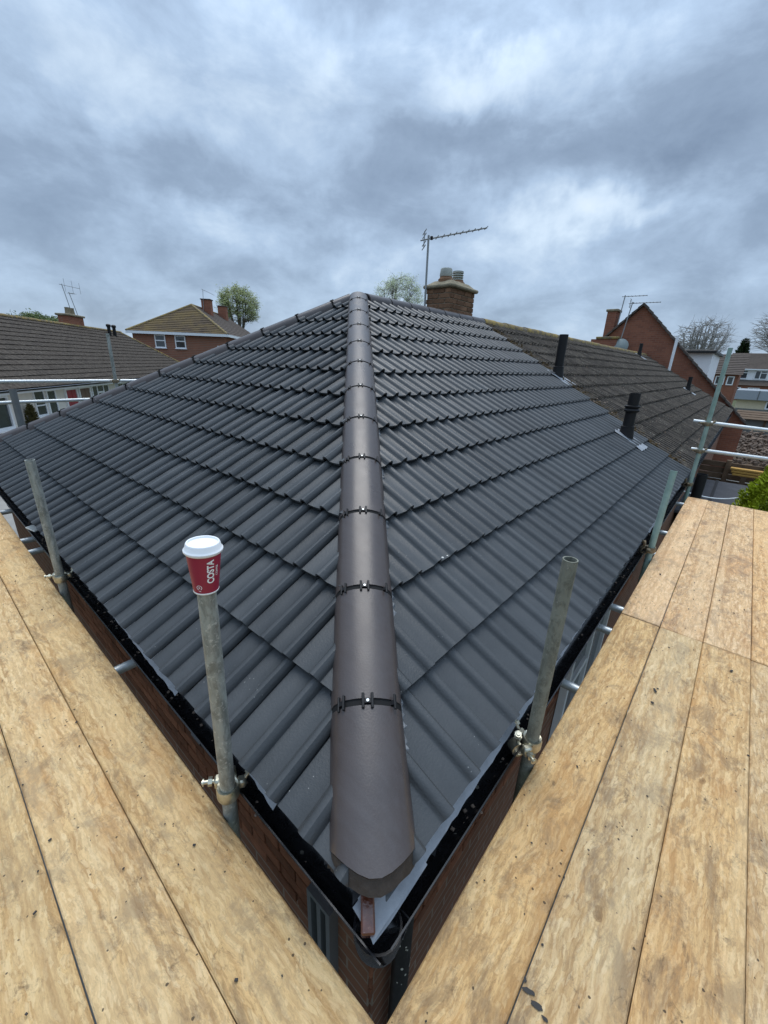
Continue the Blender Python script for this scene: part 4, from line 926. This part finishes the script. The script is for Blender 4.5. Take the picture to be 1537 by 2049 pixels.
# ------------------------------------------------------------------ two-storey hipped house (left of centre)
SO = Vector((20.964 - 9 * .7071, 37.495 + 9 * .7071, 0)); SDv = Vector((.7071, -.7071, 0)).normalized(); SNv = Vector((-SDv.y, SDv.x, 0)); SZ, SW, STp = 3.31, 9.0, 6.11
th = thing('brick_house', 'two-storey red brick house with mossy yellow-brown hipped roof', 'house', loc=(SO.x, SO.y, GZ))
def sp3(t, a, z): return Vector((SO.x + SDv.x * t + SNv.x * a, SO.y + SDv.y * t + SNv.y * a, z))
AX, AD, LD = 4.5, 4.5, 17.
MS = Matrix(((SDv.x, SNv.x, 0, SO.x), (SDv.y, SNv.y, 0, SO.y), (0, 0, 1, 0), (0, 0, 0, 1)))
wb = MB(); wb.box((.35, .35, GZ), (SW - .35, LD, SZ - .02), MS); wb.build('wall', 'brick_far', th)
def courses(mb, a, b, c_, d_, n_, step):                 # stepped tile courses between eave a-b and top d-c
    for i in range(n_):
        f0, f1 = i / n_, (i + 1) / n_; q0, q1 = a.lerp(d_, f0), b.lerp(c_, f0); r0, r1 = a.lerp(d_, f1), b.lerp(c_, f1); nn = (b - a).cross(d_ - a).normalized()
        nn = nn if nn.z > 0 else -nn
        mb.add([q0 + nn * step, q1 + nn * step, r1, r0, q0, q1], [(0, 1, 2, 3), (4, 5, 1, 0)])
r_ = MB(); courses(r_, sp3(0, 0, SZ), sp3(SW, 0, SZ), sp3(AX + .02, AD, STp), sp3(AX - .02, AD, STp), 16, .04); q = r_.build('roof_slope', 'roof_house', th, fixn=False)
r_ = MB(); courses(r_, sp3(SW, 0, SZ), sp3(SW, LD, SZ), sp3(AX, LD, STp), sp3(AX, AD, STp), 14, .04); r_.build('roof_slope', 'roof_far', th, fixn=False)
r_ = MB(); courses(r_, sp3(0, LD, SZ), sp3(0, 0, SZ), sp3(AX, AD, STp), sp3(AX, LD, STp), 14, .04); r_.build('roof_slope', 'roof_house', th, fixn=False)
for a, b in ((sp3(0, 0, SZ), sp3(AX, AD, STp)), (sp3(SW, 0, SZ), sp3(AX, AD, STp)), (sp3(AX, LD, STp), sp3(AX, AD, STp))):
    d_, X_, Y_ = cap_frame(a, b); mb = MB(); mb.extrude([(u * 1.1, w_ * 1.1) for u, w_ in HP + HI], a + Y_ * .06, b + Y_ * .06, X_, Y_); mb.build('hip_tile', 'ridge_lichen', th, True)
f_ = MB(); f_.box((-.02, -.06, SZ - .22), (SW + .02, -.0, SZ - .0), MS); f_.box((SW, 0, SZ - .22), (SW + .06, LD, SZ), MS); f_.build('fascia', 'upvc', th)
for t in (2.3, 4.1): window(th, sp3(t, .345, 1.95), SDv, -SNv, .95, 1.12, f=.09, dep=.08, hb_=((.09, .86, .62),), sill=True)
window(th, sp3(7.9, .345, 1.3), SDv, -SNv, .5, 1.0, f=.09, dep=.08)
for a0 in (6.5, 12.0):
    c_ = MB(); c_.box((AX + .3, a0, 4.6), (AX + 1.2, a0 + .8, STp + .75), MS); o = c_.build('chimney', 'brick_far', th); c_ = MB(); c_.cbox((AX + .22, a0 - .08, STp + .75), (AX + 1.28, a0 + .88, STp + .85), .02, MS); child(c_.build('chimney_cap', 'roof_far', None), o)
c = sp3(AX + .5, 6.4, STp - .3); aerial('slanting aerial beside the chimney of the hipped brick house', c, c + Vector((.1, -.1, 2.0)), (.9, -.3, -.35), 1.3, 5, r=.02, el_len=.4, reflector=False)

# ------------------------------------------------------------------ gabled brick house at the end of the terrace (right)
gh = thing('brick_house', 'red brick gable end with steep roof at the far end of the old terrace', 'house', loc=(21, 4, GZ))
gx0, gx1, gy, gz_, gw = 21.0, 29., 3.90, 3.93, 4.4
m_ = MB(); prof = [(gy - gw, GZ), (gy - gw, gz_ - gw), (gy, gz_), (gy + gw, gz_ - gw), (gy + gw, GZ)]
GS = 2.4; m_.add([(gx0, y, z) for y, z in prof] + [(gx1, y + GS, z) for y, z in prof], [(0, 1, 2, 3, 4), (9, 8, 7, 6, 5), (0, 5, 6, 1), (3, 8, 9, 4)]); m_.build('wall', 'brick_far', gh)
for s_ in (-1, 1):
    r_ = MB(); a, b = Vector((gx0 - .12, gy + s_ * (gw + .1), gz_ - gw - .1 + .03)), Vector((gx1, gy + GS + s_ * (gw + .1), gz_ - gw - .1 + .03)); courses(r_, a, b, Vector((gx1, gy + GS, gz_ + .06)), Vector((gx0 - .12, gy, gz_ + .06)), 18, .03); r_.build('roof_slope', 'roof_far', gh, fixn=False)
    n = 22
    for i in range(n):                                    # verge tiles stepping down the gable
        y0, y1 = gy + s_ * gw * i / n, gy + s_ * gw * (i + .96) / n; z0, z1 = gz_ - gw * i / n, gz_ - gw * (i + .96) / n
        v_ = MB(); v_.add([(gx0 - .16, y0, z0 + .0), (gx0 - .16, y1, z1 + .03), (gx0 + .1, y1, z1 + .03), (gx0 + .1, y0, z0), (gx0 - .16, y0, z0 + .10), (gx0 - .16, y1, z1 + .13), (gx0 + .1, y1, z1 + .13), (gx0 + .1, y0, z0 + .1)], [(0, 1, 2, 3), (4, 5, 6, 7), (0, 1, 5, 4), (1, 2, 6, 5), (2, 3, 7, 6), (3, 0, 4, 7)]); v_.build('verge_tile', 'roof_far', gh)
m_ = MB(); m_.box((gx0 - .5, 4.55, GZ), (gx0 - .01, 5.6, 2.62)); m_.build('wall', 'brick_far', gh); m_ = MB(); m_.cbox((gx0 - .56, 4.5, 2.62), (gx0 - .01, 5.4, 2.72), .02); m_.build('coping', 'ridge_lichen', gh)
m_ = MB(); m_.box((gx0 + .3, 4.98, 1.5), (gx0 + .9, 5.36, 3.8)); c_ = m_.build('chimney', 'brick_far', gh); m_ = MB(); m_.cbox((gx0 + .24, 4.92, 3.8), (gx0 + .96, 5.42, 3.9), .02); child(m_.build('chimney_cap', 'concrete_cap', None), c_)
di = MB(); di.lathe([(.0, .09), (.12, .075), (.22, .045), (.30, .0), (.29, -.01), (.2, .03), (.0, .07)], 24, Matrix.Translation((20.6, 4.38, 2.35)) @ Matrix.Rotation(R(-78), 4, 'Y') @ Matrix.Rotation(R(15), 4, 'X')); di.tube((20.65, 4.38, 2.35), (21.0, 4.4, 2.3), .03, n=8); di.tube((20.62, 4.36, 2.1), (20.3, 4.25, 2.2), .015, n=6)
tag(di.build('satellite_dish', 'dish_grey', None, True), 'grey round satellite dish fixed to the brick gable', 'satellite dish')
aerial('tall twin-pole aerial behind the chimney of the brick gable', (21.3, 4.9, 2.3), (21.3, 4.78, 4.42), (.1, -1, .0), .95, 6, r=.018, el_len=.3, reflector=False)
aerial('shorter aerial on the slope of the brick gable with long level boom', (20.7, 4.48, 2.3), (20.7, 4.30, 4.06), (.1, -1, .0), 1.15, 8, r=.018, el_len=.3)

# white flat-roofed block and terrace beyond
wbk = thing('flat_roofed_house', 'white flat-roofed block with black roof edge behind the gable', 'house', loc=(32, 2, GZ))
m_ = MB(); m_.box((30, 1.75, GZ), (36, 3.9, 2.45)); m_.build('wall', 'paint_white', wbk); m_ = MB(); m_.cbox((29.7, 1.6, 2.45), (36.3, 4.2, 2.62), .03); m_.build('roof', 'fascia_dark', wbk)
ter = thing('terrace_house', 'white painted terrace with brown roof and paired windows at the right edge', 'house', loc=(95, 0, GZ))
m_ = MB(); m_.box((95, -14, GZ), (102, 3.6, 2.58)); m_.build('wall', 'paint_white', ter)
r_ = MB(); courses(r_, Vector((94.6, -14.2, 2.55)), Vector((94.6, 3.8, 2.55)), Vector((98.5, 3.8, 5.2)), Vector((98.5, -14.2, 5.2)), 14, .05); r_.build('roof_slope', 'roof_far', ter, fixn=False)
r_ = MB(); courses(r_, Vector((93., -14.2, -.02)), Vector((93., 3.7, -.02)), Vector((94.98, 3.7, .85)), Vector((94.98, -14.2, .85)), 6, .05); r_.build('porch_roof', 'roof_far', ter, fixn=False)
m_ = MB(); m_.box((93.3, -14, GZ), (94.99, 3.5, -.02)); m_.build('wall', 'brick_far', ter)
m_ = MB(); m_.box((94.5, -14.2, 2.42), (94.6, 3.8, 2.6)); m_.build('fascia', 'upvc', ter)
for y0 in (2.4, -.1, -2.6, -5.1): window(ter, Vector((94.98, y0, .98)), Vector((0, -1, 0)), Vector((-1, 0, 0)), 1.65, 1.4, f=.12, dep=.08, bars=(.75,), hb_=((.75, 1.55, 1.0),))
for y0 in (2.6, .2, -2.4): window(ter, Vector((93.28, y0, -1.5)), Vector((0, -1, 0)), Vector((-1, 0, 0)), 1.5, 1.15, f=.12, dep=.08, bars=(.75,))
mid = thing('brick_house', 'small brown-roofed brick house between the white block and the terrace', 'house', loc=(60, 2, GZ))
m_ = MB(); m_.box((58, 1.0, GZ), (66, 3.4, 1.5)); m_.build('wall', 'brick_far', mid); r_ = MB(); courses(r_, Vector((57.6, .7, 1.45)), Vector((57.6, 3.7, 1.45)), Vector((61.5, 3.7, 3.6)), Vector((61.5, .7, 3.6)), 12, .05); r_.build('roof_slope', 'roof_far', mid, fixn=False)
window(mid, Vector((57.98, 2.9, .4)), Vector((0, -1, 0)), Vector((-1, 0, 0)), .8, .9, f=.1, dep=.08); window(mid, Vector((57.98, 1.9, .4)), Vector((0, -1, 0)), Vector((-1, 0, 0)), .6, .9, f=.1, dep=.08)
ex = thing('extension', 'cream single-storey extension with grey roof edge in the back gardens', 'building', loc=(45, -1, GZ))
m_ = MB(); m_.box((45, -8, GZ), (50, .35, -.46)); m_.build('wall', 'cream', ex); m_ = MB(); m_.cbox((44.6, -8.2, -.46), (50.2, .55, .30), .03); m_.build('roof_edge', 'window_grey', ex)
m_ = MB(); m_.box((44.93, -8, GZ), (44.99, .3, -1.15)); m_.build('plinth', 'shed_grey', ex)
for y in (-.9, -2.3): m_ = MB(); m_.box((44.57, y - .03, -.45), (44.597, y + .03, .29)); m_.build('cladding_joint', 'post_grey', ex)
window(ex, Vector((44.98, -1.5, -1.12)), Vector((0, -1, 0)), Vector((-1, 0, 0)), 1.2, .6, f=.1, dep=.06)
# sheds, fences and junk in the gardens
sh = thing('shed', 'long grey garden shed below the cream extension', 'shed', loc=(36, -1, GZ))
m_ = MB(); m_.box((36, -8, GZ), (40, -.15, -1.3)); m_.build('wall', 'shed_grey', sh); r_ = MB(); courses(r_, Vector((35.7, -8.2, -1.32)), Vector((35.7, .05, -1.32)), Vector((40, .05, -1.0)), Vector((40, -8.2, -1.0)), 4, .03); r_.build('roof', 'fence_wood', sh, fixn=False)
for i in range(5):
    m_ = MB(); y = -.25 - i * 1.3; m_.box((35.93, y - .06, GZ), (35.995, y + .06, -1.33)); m_.build('post', 'fence_wood', sh)
fs = thing('shed', 'low garden shed with dark felt roof right below the guard rails', 'shed', loc=(10, -1, GZ))
m_ = MB(); m_.box((8.5, -4.2, GZ), (11.3, .1, -1.08)); m_.build('wall', 'fence_wood', fs)
MR = Matrix.Translation((0, 0, -1.03))
m_ = MB(); m_.cbox((8.2, -4.4, -.03), (11.5, .3, .03), .012, MR); ro = m_.build('roof', 'shed_felt', fs)
for y in (-.30, -.95, -1.6, -2.4, -3.1):
    m_ = MB(); m_.box((8.2, y - .025, .03), (11.5, y + .025, .042), MR); child(m_.build('felt_batten', 'felt'), ro)
fe = thing('fence', 'brown horizontally boarded garden fence behind the felt-roofed shed', 'fence', loc=(12.5, -1, GZ))
for i in range(12):
    m_ = MB(); z = -.69 - (i + 1) * .145; m_.cbox((12.5 + random.uniform(-.012, .012), -5, z), (12.54, .35, z + .128), .006); m_.build('fence_board', 'fence_wood', fe)
for y in (.3, -.4, -1.1, -1.8, -2.5, -3.2): m_ = MB(); m_.cbox((12.41, y - .05, GZ), (12.498, y + .05, -.64), .008); m_.build('fence_post', 'fence_wood', fe)
for i, nm in enumerate(('lowest', 'middle', 'topmost')):
    m_ = MB(); m_.cbox((12.20 - .0 * i, -3.5, -.945 + i * .062), (12.34, -.52 + .03 * i, -.895 + i * .062), .008)
    tag(m_.build('timber_plank', 'plank_orange'), f'{nm} orange timber plank stacked along the brown fence', 'plank', 'orange planks along the fence')
m_ = MB(); m_.box((12.19, -3.4, GZ), (12.35, -3.3, -.95)); m_.box((12.19, -.8, GZ), (12.35, -.7, -.95)); m_.box((12.2, -3.3, -1.4), (12.34, -.8, -1.3)); tag(m_.build('trestle', 'fence_wood'), 'low timber trestle holding the orange planks', 'trestle')
so_ = MB(); so_.add([(12.6, -8, GZ + .01), (36, -8, GZ + .01), (36, .9, GZ + .01), (12.6, .9, GZ + .01)], [(0, 1, 2, 3)]); tag(so_.build('terrain', 'soil', fixn=False), kind='structure')
ru = MB()
for i in range(2200):
    x = random.uniform(23, 34); y = random.uniform(-4.5, .7); r0 = random.uniform(.04, .12); ru.cbox((-r0, -r0 * .7, -r0 * .3), (r0, r0 * .7, r0 * .6), r0 * .3, Matrix.Translation((x, y, GZ + .05 + (.5 if x > 21 else .1) * random.random())) @ Matrix.Rotation(random.uniform(0, 6), 4, Vector((random.random(), random.random(), 1)).normalized()))
tag(ru.build('rubble', 'rubble'), 'mixed rubble and leaf litter in the garden behind the fence', 'rubble', kind='stuff')
cb = MB(); a, b = Vector((7.2, .05, -.42)), Vector((8.6, -.95, -.52)); N = 14
for i in range(N): p, q = a.lerp(b, i / N), a.lerp(b, (i + 1) / N); cb.tube(p - Vector((0, 0, .12 * math.sin(math.pi * i / N))), q - Vector((0, 0, .12 * math.sin(math.pi * (i + 1) / N))), .009, n=6)
tag(cb.build('cable', 'upvc'), 'thin white cable sagging over the felt shed roof', 'cable')
